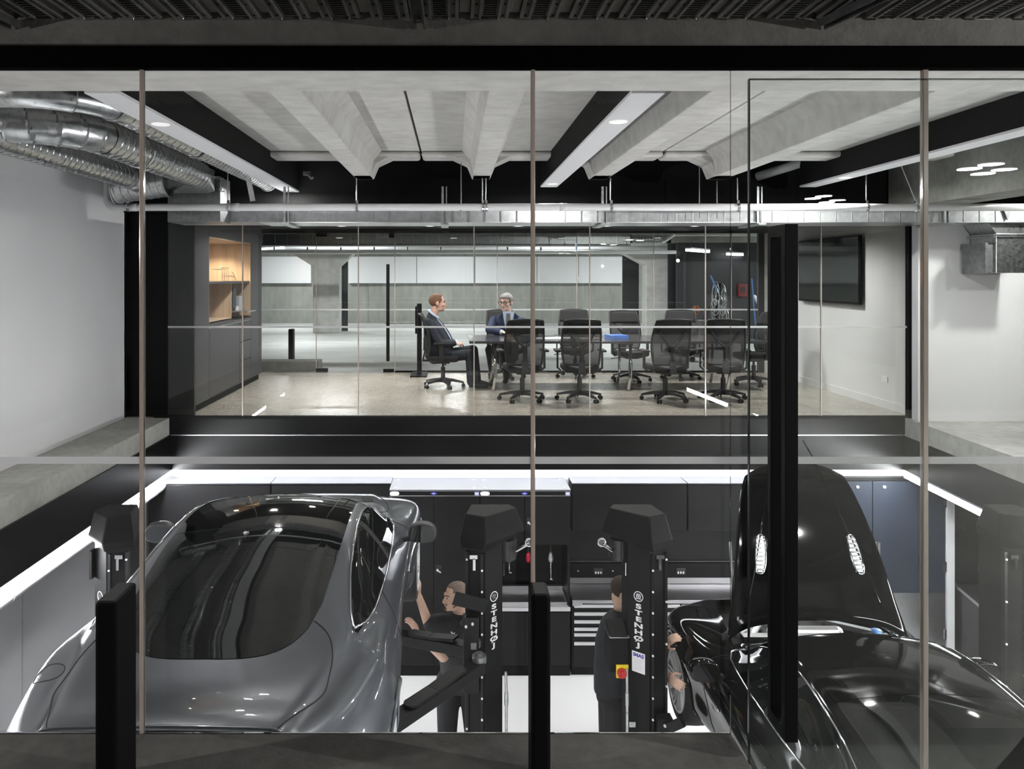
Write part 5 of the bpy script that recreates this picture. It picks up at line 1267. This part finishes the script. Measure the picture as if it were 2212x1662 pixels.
# ================================================================== CARS
def pch(keys):
    xs = [k[0] for k in keys]; ys = [k[1] for k in keys]; n = len(xs)
    h = [xs[i + 1] - xs[i] for i in range(n - 1)]; d = [(ys[i + 1] - ys[i]) / h[i] for i in range(n - 1)]
    m = [d[0]] + [0 if d[i - 1] * d[i] <= 0 else 3 * (h[i - 1] + h[i]) / ((2 * h[i] + h[i - 1]) / d[i - 1] + (h[i] + 2 * h[i - 1]) / d[i]) for i in range(1, n - 1)] + [d[-1]]
    def f(x):
        if x <= xs[0]: return ys[0]
        if x >= xs[-1]: return ys[-1]
        i = 0
        while x > xs[i + 1]: i += 1
        t = (x - xs[i]) / h[i]
        return ((1 + 2 * t) * (1 - t) ** 2) * ys[i] + t * (1 - t) ** 2 * h[i] * m[i] + t * t * (3 - 2 * t) * ys[i + 1] + t * t * (t - 1) * h[i] * m[i + 1]
    return f
VM = pch([(3.03, 3.25), (3.65, 3.05), (4.0, 2.7), (4.27, 1.9)])
class Car:
    def __init__(s, kz=0.0):
        s.zc = pch([(0, .62), (.05, .84), (.11, .955), (.2, .965), (.4, .945), (.62, .975), (.9, 1.055), (1.3, 1.175), (1.7, 1.255), (2.1, 1.29), (2.4, 1.275), (2.6, 1.22), (2.95, 1.0), (3.1, .965), (3.5, .925), (4.0, .83), (4.4, .71), (4.6, .60), (4.7, .45)])
        s.xr = pch([(0, .40), (.2, .42), (.4, .44), (.65, .50), (.9, .535), (1.3, .56), (1.7, .57), (2.1, .57), (2.4, .565), (2.6, .56), (2.95, .53), (3.2, .48), (3.5, .43), (4.0, .36), (4.4, .3), (4.7, .2)])
        s.zr = pch([(0, .61), (.05, .83), (.11, .945), (.2, .95), (.4, .935), (.65, .955), (.9, 1.02), (1.3, 1.12), (1.7, 1.19), (2.1, 1.22), (2.4, 1.205), (2.6, 1.155), (2.95, .975), (3.1, .95), (3.5, .915), (4.0, .825), (4.4, .70), (4.7, .44)])
        s.xb = pch([(0, .50), (.2, .55), (.4, .61), (.65, .665), (.9, .72), (1.4, .775), (1.9, .785), (2.4, .78), (2.95, .745), (3.2, .70), (3.5, .65), (4.0, .56), (4.4, .48), (4.7, .34)])
        s.zb = pch([(0, .59), (.05, .80), (.11, .90), (.2, .915), (.4, .905), (.65, .915), (.95, .935), (1.4, .93), (1.9, .915), (2.4, .915), (2.95, .935), (3.2, .925), (3.5, .895), (4.0, .80), (4.4, .68), (4.7, .43)])
        s.xs5 = pch([(0, .56), (.2, .655), (.35, .72), (.62, .80), (.92, .855), (1.3, .86), (1.9, .855), (2.5, .855), (3.0, .87), (3.5, .885), (3.8, .865), (4.2, .76), (4.5, .62), (4.7, .44)])
        s.z5 = pch([(0, .57), (.11, .84), (.2, .86), (.5, .87), (.9, .88), (1.3, .845), (1.9, .785), (2.5, .785), (3.0, .83), (3.5, .855), (3.9, .79), (4.3, .66), (4.7, .41)])
        s.xm = pch([(0, .64), (.15, .74), (.5, .87), (.9, .93), (1.4, .915), (1.9, .885), (2.4, .875), (2.95, .885), (3.4, .93), (3.6, .935), (4.0, .90), (4.4, .78), (4.6, .64), (4.7, .48)])
        s.zm = pch([(0, .5), (.15, .66), (.9, .68), (1.9, .64), (2.9, .66), (3.6, .68), (4.2, .56), (4.7, .37)])
        s.xs = pch([(0, .66), (.2, .80), (.9, .90), (1.4, .875), (1.9, .82), (2.9, .81), (3.3, .86), (3.6, .90), (4.2, .80), (4.7, .42)])
        s.zs = pch([(0, .36), (.3, .28), (1.0, .24), (2.2, .27), (3.2, .27), (3.6, .24), (4.4, .22), (4.7, .26)])
    def sec(s, y):
        zc, xr_, zr, xb, zb = s.zc(y), s.xr(y), s.zr(y), s.xb(y), s.zb(y); x5, z5, xm, zm, xs, zs = s.xs5(y), s.z5(y), s.xm(y), s.zm(y), s.xs(y), s.zs(y)
        return [(0, zc), (xr_ * .55, zc - (zc - zr) * .28), (xr_, zr), ((xr_ + xb) / 2 + .018, (zr + zb) / 2 + .01), (xb, zb), (x5, z5), (xm, zm), ((xm + xs) / 2 + .004, (zm + zs) / 2 + .03), (xs, zs), (xs - .14, zs - .05), (0, zs - .055)]
    def S(s, y, v):
        sg = 1
        if v < 0: v, sg = -v, -1
        p = s.sec(y); n = len(p) - 1; i = min(int(v), n - 1); t = v - i
        g = lambda k: (-p[1][0], p[1][1]) if k < 0 else (p[k] if k <= n else (-p[n - 1][0], p[n - 1][1]))
        a, b, c, d = g(i - 1), g(i), g(i + 1), g(i + 2)
        q = [.5 * (2 * b[k] + (c[k] - a[k]) * t + (2 * a[k] - 5 * b[k] + 4 * c[k] - d[k]) * t * t + (3 * b[k] - a[k] - 3 * c[k] + d[k]) * t ** 3) for k in (0, 1)]
        return V((sg * q[0], y, q[1]))
    def N(s, y, v):
        e = .01; a = s.S(y + e, v) - s.S(y - e, v); b = s.S(y, v + e) - s.S(y, v - e)
        n = b.cross(a).normalized() if True else a
        c = V((0, y, .6)); 
        if n.dot(s.S(y, v) - c) < 0: n = -n
        return n
    def O(s, y, v, off): return s.S(y, v) + s.N(y, v) * off
    def patch(s, yf, v0, v1, off, nv=20, nu=20):
        """yf(t)->(ylo,yhi) for lateral fraction t in 0..1; v interpolated v0(y)..v1(y)"""
        rows = []
        for j in range(nu + 1):
            r = []
            for i in range(nv + 1):
                t = i / nv; lo, hi = yf(t); y = lo + (hi - lo) * j / nu
                a = v0(y) if callable(v0) else v0; b = v1(y) if callable(v1) else v1
                r.append(s.O(y, a + (b - a) * t, off))
            rows.append(r)
        return MB().grid(rows)
    def line(s, pts, off, r, closed=False, n=6, sub=6):
        out = []
        m = len(pts)
        for i in range(m if closed else m - 1):
            a, b = pts[i], pts[(i + 1) % m]
            for k in range(sub): t = k / sub; out.append(s.O(a[0] + (b[0] - a[0]) * t, a[1] + (b[1] - a[1]) * t, off))
        if not closed: out.append(s.O(pts[-1][0], pts[-1][1], off))
        return MB().tube(out, r, n, closed=closed)
def smooth_loop(pts, n=5, closed=True):
    out = []; m = len(pts)
    for i in range(m if closed else m - 1):
        P4 = [pts[(i + k) % m] if closed else pts[max(0, min(m - 1, i + k))] for k in (-1, 0, 1, 2)]
        for j in range(n):
            t = j / n
            out.append(tuple(.5 * (2 * P4[1][k] + (P4[2][k] - P4[0][k]) * t + (2 * P4[0][k] - 5 * P4[1][k] + 4 * P4[2][k] - P4[3][k]) * t * t + (3 * P4[1][k] - P4[0][k] - 3 * P4[2][k] + P4[3][k]) * t ** 3) for k in range(2)))
    if not closed: out.append(pts[-1])
    return out
M_TINT = mat('dark_car_glass', (.004, .005, .005), .03, spec=.5, coat=.3, noise_amt=.05)
M_SEAM = mat('panel_gap_black', (.004, .004, .004), .8, noise_amt=.05)
M_TYRE = mat('tyre_rubber', (.014, .014, .014), .75, bump=.1, bump_scale=150)
M_RIM = mat('silver_alloy', (.70, .71, .73), .4, .3, noise_amt=.03)
M_LENS = mat('red_tail_lens', (.35, .004, .008), .08, coat=.5, noise_amt=.1)
def build_car(car, root, paint, roof, hood_open):
    W = ORG[root]
    body = MB(); ys = []
    y = 0
    while y < 4.7: ys.append(y); y += .018 if y < .22 or y > 4.3 else .045
    ys.append(4.7)
    half = [i * .125 for i in range(0, 73)] + [9.25, 9.5, 9.75, 10]
    vs = [-v for v in half[::-1] if v > 0] + half
    AX = (.92, 3.66); RW = .355; zw = .335
    rows = [[car.S(y, v) for v in vs] for y in ys]
    cut = set(); snap = {}
    for j, y in enumerate(ys):
        for i, v in enumerate(vs):
            p = rows[j][i]
            if abs(p.x) > .45 and p.z < zw + RW + .1 and 5.5 < abs(v) < 9.3:
                for a in AX:
                    d = math.hypot(p.y - a, p.z - zw)
                    if d < RW: cut.add((j, i))
    def hv(y): return 3.95 - .0 * y
    if hood_open:
        for j, y in enumerate(ys):
            for i, v in enumerate(vs):
                if 3.02 < y < 4.27 and abs(v) < VM(y): cut.add((j, i))
    n = len(vs); fs = []; used = set()
    for j in range(len(ys) - 1):
        for i in range(n - 1):
            q = ((j, i), (j, i + 1), (j + 1, i + 1), (j + 1, i))
            if any(k in cut for k in q): continue
            fs.append([k[0] * n + k[1] for k in q])
    # snap edges of the wheel openings to a clean circle
    flat = [p for r in rows for p in r]
    nb = {}
    for f in fs:
        for k in f: nb[k] = nb.get(k, 0) + 1
    for k, c in nb.items():
        if c < 4:
            p = flat[k]
            if abs(p.x) > .45 and p.z < zw + RW + .12:
                for a in AX:
                    dy, dz = p.y - a, p.z - zw; d = math.hypot(dy, dz)
                    if RW * .95 < d < RW * 1.35 and dz > -.12: flat[k] = V((p.x, a + dy / d * RW, zw + dz / d * RW))
    body.add([p + W for p in flat], fs)
    caps = [body.f[-1]]
    b = body.build('body', paint, root, smooth=True)
    bm = bmesh.new(); bm.from_mesh(b.data); bmesh.ops.delete(bm, geom=[v for v in bm.verts if not v.link_faces], context='VERTS'); bm.to_mesh(b.data); bm.free()
    def put(mb, name, m, parent, smooth=True, **k):
        mb.v = [p + W for p in mb.v]; return mb.build(name, m, parent, smooth=smooth, **k)
    # rear and front ends
    put(MB().add([car.S(0, v) for v in vs], [tuple(range(len(vs)))]), 'rear_valance', paint, root, smooth=False)
    put(MB().add([car.S(4.7, v) for v in vs], [tuple(range(len(vs)))]), 'front_grille', M_SEAM, root, smooth=False)
    # glass: rear window, roof, windscreen
    vside = lambda y: 1.82
    def ylow(t): u = abs(2 * t - 1); return .64 + .42 * (1 - (1 - u ** 3.2) ** .5)
    put(car.patch(lambda t: (ylow(t), 1.735), lambda y: -vside(y), vside, .003, 32, 24), 'rear_window', M_TINT, root)
    put(car.patch(lambda t: (1.745, 2.46 - .07 * (2 * t - 1) ** 2), lambda y: -vside(y), vside, .003, 32, 16), 'roof_panel', roof, root)
    put(car.patch(lambda t: (2.475 - .07 * (2 * t - 1) ** 2, 2.95 - .20 * (2 * t - 1) ** 2), -1.85, 1.85, .003, 24, 14), 'windscreen', M_TINT, root)
    for s in (-1, 1):
        # side glass outline: (y, v) with v 2=roof rail, 4=belt
        up = smooth_loop([(.98, 3.45), (1.12, 2.85), (1.45, 2.30), (2.0, 2.10), (2.35, 2.14), (2.64, 2.45), (2.84, 3.1), (2.88, 3.7)], 4, False)
        lo = lambda y: 3.98 - .6 * max(0, 1.3 - y)
        rows = []
        for (yy, vv) in up:
            l = max(lo(yy), vv + .02); rows.append([car.O(yy, s * (vv + (l - vv) * k / 8), .004) for k in range(9)])
        put(MB().grid(rows), 'side_window', M_TINT, root)
        loop = [(yy, s * vv) for yy, vv in up] + [(yy, s * lo(yy)) for yy in (2.8, 2.4, 2.0, 1.6, 1.3, 1.1)]
        put(car.line(loop, .005, .007, True, sub=3), 'window_trim', M_CHROME, root)
        yq = 2.02
        put(MB().grid([[car.O(yq + k * .04 + .12 * (j / 8 - .5), s * (2.14 + 1.82 * j / 8), .006) for k in range(3)] for j in range(9)]), 'window_pillar', M_SEAM, root)
        # shut lines: door, boot, bonnet
        dl = smooth_loop([(1.62, s * 3.85), (1.55, s * 4.6), (1.50, s * 5.6), (1.62, s * 6.8), (1.80, s * 7.7), (2.6, s * 7.75), (2.98, s * 7.5), (3.02, s * 6.0), (2.98, s * 4.9), (2.86, s * 3.9)], 4, False)
        put(car.line(dl, .0005, .0032, sub=2), 'shut_line', M_SEAM, root)
        bl = smooth_loop([(.93, s * 1.78), (.80, s * 2.7), (.62, s * 3.55), (.48, s * 3.95), (.34, s * 3.7), (.18, s * 3.1), (.10, s * 2.6)], 4, False)
        put(car.line(bl, .0005, .0035, sub=2), 'shut_line', M_SEAM, root)
        if not hood_open:
            put(car.line(smooth_loop([(3.05, s * .0), (3.04, s * 2.0), (3.10, s * 3.7), (3.5, s * 3.95), (4.0, s * 3.6), (4.45, s * 2.2)], 4, False), .0005, .0035, sub=2), 'shut_line', M_SEAM, root)
            put(car.patch(lambda t: (3.42, 3.72), s * 2.05, s * 2.75, .003, 6, 6), 'bonnet_vent', M_SEAM, root)
        put(car.line([(1.25, s * 5.35), (1.8, s * 5.45), (2.5, s * 5.45), (3.1, s * 5.25)], .002, .006, sub=5), 'side_crease', paint, root)
        put(car.line([(2.7, s * 6.2), (2.95, s * 6.1), (3.22, s * 5.95)], .006, .010, sub=5), 'side_strake', M_CHROME, root)
        # tail lamp and headlamp
        rows = [[car.O(.045 + .12 * i / 10, s * (4.1 + 1.15 * (i / 10) ** .6 + (.55 - .25 * i / 10) * j / 4), .004) for i in range(11)] for j in range(5)]
        put(MB().grid(rows), 'tail_lamp', M_LENS, root)
        put(car.patch(lambda t: (4.02 + .1 * t, 4.38), s * 4.05, s * 4.95, .003, 8, 10), 'headlamp', M_CHROME, root)
        # door mirror
        c = V((s * .985, 2.70, .915)); m = MB()
        prof = [(-.10, -.045), (-.085, -.068), (.02, -.075), (.085, -.06), (.108, -.02), (.10, .03), (.06, .062), (-.02, .07), (-.08, .05), (-.105, .0)]
        prof = smooth_loop(prof, 3)
        def ring(k, yy): return [c + V((s * a * k, yy, b * k)) for a, b in prof]
        m.rings([ring(.93, -.045), ring(1, -.03), ring(1, .02), ring(.85, .07), ring(.5, .10)])
        mm = put(m, 'door_mirror', M_PLAS if not hood_open else paint, root, bevel=.006)
        put(MB().add(ring(.86, -.0455), [tuple(range(len(prof)))]), 'mirror_glass', mat('mirror_silver', (.10, .105, .11), .03, 1.0, noise_amt=.01), mm)
        put(MB().bar(c + V((-s * .06, .02, -.05)), c + V((-s * .20, .06, -.09)), .05, .03), 'mirror_arm', M_SEAM, mm)
    if not hood_open:
        el = [(.66 + .075 * math.cos(a), -3.95 - .62 + .52 * math.sin(a)) for a in [2 * PI * i / 24 for i in range(24)]]
        put(car.line([(y, v) for y, v in el], .0005, .0028, True, sub=1), 'fuel_flap', M_SEAM, root)
    put(car.line([(.13, -4.2), (.115, -3), (.11, -1.5), (.11, 0), (.11, 1.5), (.115, 3), (.13, 4.2)], .006, .012, n=8), 'boot_lip', paint, root)
    # wheels, arches and floor
    for a in AX:
        for s in (-1, 1):
            xo = s * (.905 if a < 2 else .912); wc = V((xo - s * .125, a, zw))
            arch = [V((0, 0, 0))]
            pts = []
            for k in range(25):
                th = -.25 + (PI + .5) * k / 24; yy = a + RW * math.cos(th); zz = zw + RW * math.sin(th)
                v = 6.0; best = min((abs(car.S(yy, u * .05).z - zz), u * .05) for u in range(110, 170)); pts.append(car.S(yy, s * best[1]) + V((s * .002, 0, 0)))
            put(MB().tube(pts, .009, 8), 'arch_lip', paint, root)
            put(MB().lathe((s * .60, a, zw), [(RW + .005, -s * .12), (RW + .005, s * .27)], 'x', 40, closed=False), 'wheel_arch_liner', M_SEAM, root, smooth=False) if False else None
            R0 = .325
            tp = [(.215, -.115), (.25, -.122), (R0 - .02, -.118), (R0, -.085), (R0 + .003, 0), (R0, .085), (R0 - .02, .118), (.25, .122), (.238, .112), (.238, -.10)]
            w = MB()
            w.lathe(wc, [(.236, -.11), (.243, -.118), (.243, .118), (.236, .121), (.222, .118), (.218, .09), (.205, .05), (.20, -.10)], 'x', 48, True)
            for k in range(10):
                th = 2 * PI * k / 10; d = V((0, math.cos(th), math.sin(th))); nn = V((0, -math.sin(th), math.cos(th)))
                for sp in (-1, 1):
                    p0_ = wc + V((s * .085, 0, 0)) + d * .045 + nn * sp * .010; p1_ = wc + V((s * .108, 0, 0)) + d * .225 + nn * sp * .024
                    w.bar(p0_, p1_, .016, .034, up=(1, 0, 0))
            w.lathe(wc, [(.246, s * .112), (.240, s * .126), (.226, s * .126), (.214, s * .108), (.208, s * .07), (.216, s * .07)], 'x', 48, True)
            w.cyl(wc + V((s * .06, 0, 0)), wc + V((s * .108, 0, 0)), .052, .045, 20)
            wl = put(w, 'wheel', M_RIM, root, smooth=False, autos=.6)
            put(MB().lathe(wc, tp, 'x', 48, True), 'tyre', M_TYRE, wl, autos=.6)
            put(MB().cyl(wc + V((s * .0, 0, 0)), wc + V((s * .03, 0, 0)), .185, n=32), 'brake_disc', M_BRUSH, wl, smooth=False)
    # solid underbody closes the view through the wheel openings
    put(MB().box(-.62, .62, .3, 4.45, .20, .62), 'underbody', M_SEAM, root, smooth=False)
    return put
def paintmat(name, col, metal, rough=.25):
    m = mat(name, col, rough, metal, .5 if metal else .28, coat=.6 if metal else 0.0, noise_amt=.03, noise_scale=300); return m
M_GREY = paintmat('grey_metallic_paint', (.072, .079, .090), .4, .32)
M_BLKP = paintmat('black_gloss_paint', (.002, .002, .0025), 0.0, .06)
M_ROOF = mat('black_glass_roof', (.003, .003, .0035), .05, spec=.5, coat=.6, noise_amt=.05)
car = Car()
GC = thing('car', 'silver-grey coupe with black roof raised on the lift at the left, seen from behind', 'car', (-1.22, 3.08, -1.18))
build_car(car, GC, M_GREY, M_ROOF, False)
BC = thing('car', 'glossy black coupe with its bonnet raised, on the lift at the right', 'car', (2.76, 2.75, -2.05))
put = build_car(car, BC, M_BLKP, M_BLKP, True)
# raised bonnet: outer skin swung about its rear hinge
def bonnet_rows(off, vmax=3.95):
    rows = []
    for j in range(25):
        r = []
        for i in range(29):
            t = i / 28 * 2 - 1; lo = 3.06 - .15 * t * t; hi = 4.22 - .10 * abs(t) ** 3
            y = lo + (hi - lo) * j / 24; k = VM(y)
            r.append(car.O(y, t * k, off))
        rows.append(r)
    return rows
hinge = V((0, 3.0, .97)); RB = Matrix.Rotation(math.radians(78), 4, 'X')
TB = Matrix.Translation(hinge + V((0, .08, .06))) @ RB @ Matrix.Translation(-hinge)
def swing(mb): mb.v = [TB @ p for p in mb.v]; return mb
bn = put(swing(MB().grid(bonnet_rows(-.012))), 'bonnet', M_BLKP, BC, solid=.02)
bn.modifiers['Solidify'].offset = 0
for s in (-1, 1):
    ol = [car.O(yy, vv, .004) for yy, vv in []]
    rows = []; rim = []
    def vp(u, w): # u 0..1 along, w -1..1 across
        return (3.40 + .26 * u, s * (1.68 + .2 * w))
    loop = smooth_loop([vp(.0, -.6), vp(-.05, 0), vp(.0, .6), vp(.25, 1), vp(.75, 1), vp(1, .6), vp(1.05, 0), vp(1, -.6), vp(.75, -1), vp(.25, -1)], 3)
    f = put(swing(car.line(loop, .004, .007, True, sub=1)), 'vent_frame', M_CHROME, bn)
    put(swing(MB().grid([[car.O(*vp(u / 8, w), .002) for w in (-.9, -.45, 0, .45, .9)] for u in range(9)])), 'vent_panel', M_BRUSH, f)
    m = MB()
    for k in range(8):
        a, b = vp(.08 + k * .12, -.85), vp(.08 + k * .12, .85); m.tube([car.O(*a, .007), car.O((a[0] + b[0]) / 2, (a[1] + b[1]) / 2, .009), car.O(*b, .007)], .006, 6)
    put(swing(m), 'vent_louvres', M_BRUSH, f)
    put(swing(car.line([(3.1, s * 2.2), (3.6, s * 1.75), (4.1, s * 1.2), (4.4, s * .8)], .001, .006, sub=5)), 'bonnet_crease', M_BLKP, bn)
    put(MB().tube([V((s * .60, 3.14, .93)), TB @ car.S(3.6, s * 3.4) + V((0, .06, 0))], .010, 8), 'bonnet_strut', M_GALVD, BC)
# engine bay
m = MB().box(-.60, .60, 3.05, 4.4, .45, .60)
put(m, 'engine_bay', M_SEAM, BC, smooth=False)
put(MB().box(-.30, .30, 3.15, 4.0, .60, .86), 'engine_cover', M_PLAS, BC, smooth=False, bevel=.04)
m = MB()
m.bar((-.56, 3.12, .94), (.56, 3.12, .94), .07, .05).bar((-.55, 3.2, .93), (0, 3.95, .80), .05, .04).bar((.55, 3.2, .93), (0, 3.95, .80), .05, .04).cap((-.25, 3.3, .9), (.25, 3.3, .9), .05, .05).cap((-.45, 3.25, .9), (-.3, 3.5, .88), .04, .04)
put(m, 'strut_brace', M_BRUSH, BC, smooth=False)
put(MB().cyl((.47, 3.13, .96), (.47, 3.13, 1.0), .035, n=16), 'washer_cap', mat('blue_cap', (.15, .35, .8), .4, noise_amt=.05), BC)
put(MB().bar((-.45, 3.0, .985), (.05, 2.96, 1.0), .02, .012).bar((.0, 2.99, .985), (.45, 2.97, .99), .02, .012), 'wiper', M_PLAS, BC, smooth=False)
# ================================================================== SMALL BACKGROUND THINGS
Y = 17.5
t = thing('wire_bundle_stand', 'tangle of silver wire and hoses on a stand in the dark store at the right', 'stand', (X(1552, Y), Y, 0))
m = MB()
random.seed(3)
for k in range(16):
    c = P(1552 + random.uniform(-14, 14), random.uniform(632, 690), Y); r = random.uniform(.12, .3); ax = random.uniform(0, PI)
    m.tube([c + V((math.cos(a) * r * math.cos(ax) * .6, math.cos(a) * r * math.sin(ax), math.sin(a) * r)) for a in [2 * PI * i / 14 for i in range(14)]], .006, 5, closed=True)
m.build('wire_loops', M_GALV, t)
MB().cyl(P(1548, 690, Y), P(1555, 612, Y), .03, n=8).build('post', M_BLACK, t); MB().cyl(P(1535, 596, Y), P(1555, 640, Y), .02, n=8).build('blue_pole', mat('blue_pole', (.08, .2, .5), .4), t)
MB().box(X(1548, Y) - .3, X(1548, Y) + .3, Y - .2, Y + .2, 0, .04).cyl((X(1548, Y), Y, .04), (X(1548, Y), Y, 1.0), .03, n=8).build('base', M_BLACK, t)
t = thing('fire_panel', 'dull red wall box on the dark store wall', 'wall box', P(1604, 640, 19.1))
MB().box(X(1596, 19.1), X(1614, 19.1), 19.08, 19.2, Z(641, 19.1), Z(614, 19.1)).build('case', mat('dull_red', (.22, .03, .03), .5, noise_amt=.1), t, bevel=.01)
MB().box(X(1600, 19.05), X(1610, 19.05), 19.06, 19.08, Z(632, 19.05), Z(620, 19.05)).build('window', M_CHAR, t)
t = thing('mop', 'pale mop with blue handle leaning at the far right of the store', 'mop', (X(1630, 17), 17, 0))
MB().cyl((X(1636, 17), 17, .02), P(1624, 602, 17), .014, n=8).build('handle', MATS['blue_pole'], t); MB().cap(P(1630, 640, 17), P(1642, 660, 17), .03, .05).build('mop_head', M_WHT, t)
t = thing('tool_trolley', 'cluttered orange and grey trolley beyond the far-side chairs at the right', 'trolley', (X(1500, 15), 15, 0))
MB().box(X(1490, 15), X(1525, 15), 14.8, 15.2, .1, .80).build('trolley_body', M_GALVD, t)
m = MB(); 
for k in range(6): m.cap((X(1495 + k * 3, 15), 15, .8 + .04 * k), (X(1498 + k * 2, 15), 15.05, 1.0 + .03 * (k % 3)), .03, .025, 8)
m.build('orange_tools', mat('orange_tools', (.6, .15, .03), .5, noise_amt=.2), t)
for x in (1493, 1522): MB().cyl((X(x, 15), 14.9, .05), (X(x, 15), 15.0, .05), .05, n=12).build('wheel', M_RUB, t)
setp(MB().box(X(1243, 14), X(1247, 14), 14, 14.02, Z(545, 14), Z(523, 14)).build('exit_sign', mat('pale_blue_sign', (.5, .7, .9), .4, emit=(.5, .75, 1), estr=.8, noise_amt=.05)), 'small pale blue edge-lit sign hanging beyond the rear glass', 'sign')
for px, py, lab in ((1172, 602, 'small faint square plate on the fourth white board'), (1252, 603, 'small grey square plate on the fifth white board')):
    setp(MB().box(X(px - 5, 27.18), X(px + 5, 27.18), 27.18, 27.2, Z(py + 5, 27.18), Z(py - 5, 27.18)).build('wall_plate', M_PIPE), lab, 'plate')
random.seed(11)
t = MB()
for k in range(26):
    x = X(840 + k * 9.5, 27) ; t.ell((x, 27.0, .03), (random.uniform(.08, .25), .12, random.uniform(.02, .09)), None, 8, 6)
t = t.build('dust_sheet', mat('crumpled_sheet', (.30, .30, .28), .8, bump=.5, bump_scale=8), smooth=True)
setp(t, 'crumpled pale dust sheet along the foot of the far concrete wall', 'sheet')

# ================================================================== CAMERA, WORLD, SETTINGS
sc = bpy.context.scene
cam = bpy.data.cameras.new('camera'); co = bpy.data.objects.new('camera', cam); C.objects.link(co); sc.camera = co
co.location = (0, 0, EYE); co.rotation_euler = (PI / 2, 0, 0)
cam.sensor_fit = 'HORIZONTAL'; cam.sensor_width = 36; cam.lens = 36 * F / 2212
cam.shift_x = 126 / 2212; cam.shift_y = -233 / 2212
cam.clip_start = .05; cam.clip_end = 200
w = bpy.data.worlds.new('world'); w.use_nodes = True; sc.world = w
w.node_tree.nodes['Background'].inputs[0].default_value = (.6, .65, .7, 1); w.node_tree.nodes['Background'].inputs[1].default_value = .02
sc.view_settings.view_transform = 'Standard'; sc.view_settings.look = 'None'; sc.view_settings.exposure = EXPO; sc.view_settings.gamma = 1
sc.cycles.use_denoising = True; sc.cycles.max_bounces = 14; sc.cycles.transparent_max_bounces = 40; sc.cycles.diffuse_bounces = 6; sc.cycles.glossy_bounces = 6
sc.cycles.sample_clamp_indirect = 8; sc.cycles.caustics_reflective = False; sc.cycles.caustics_refractive = False
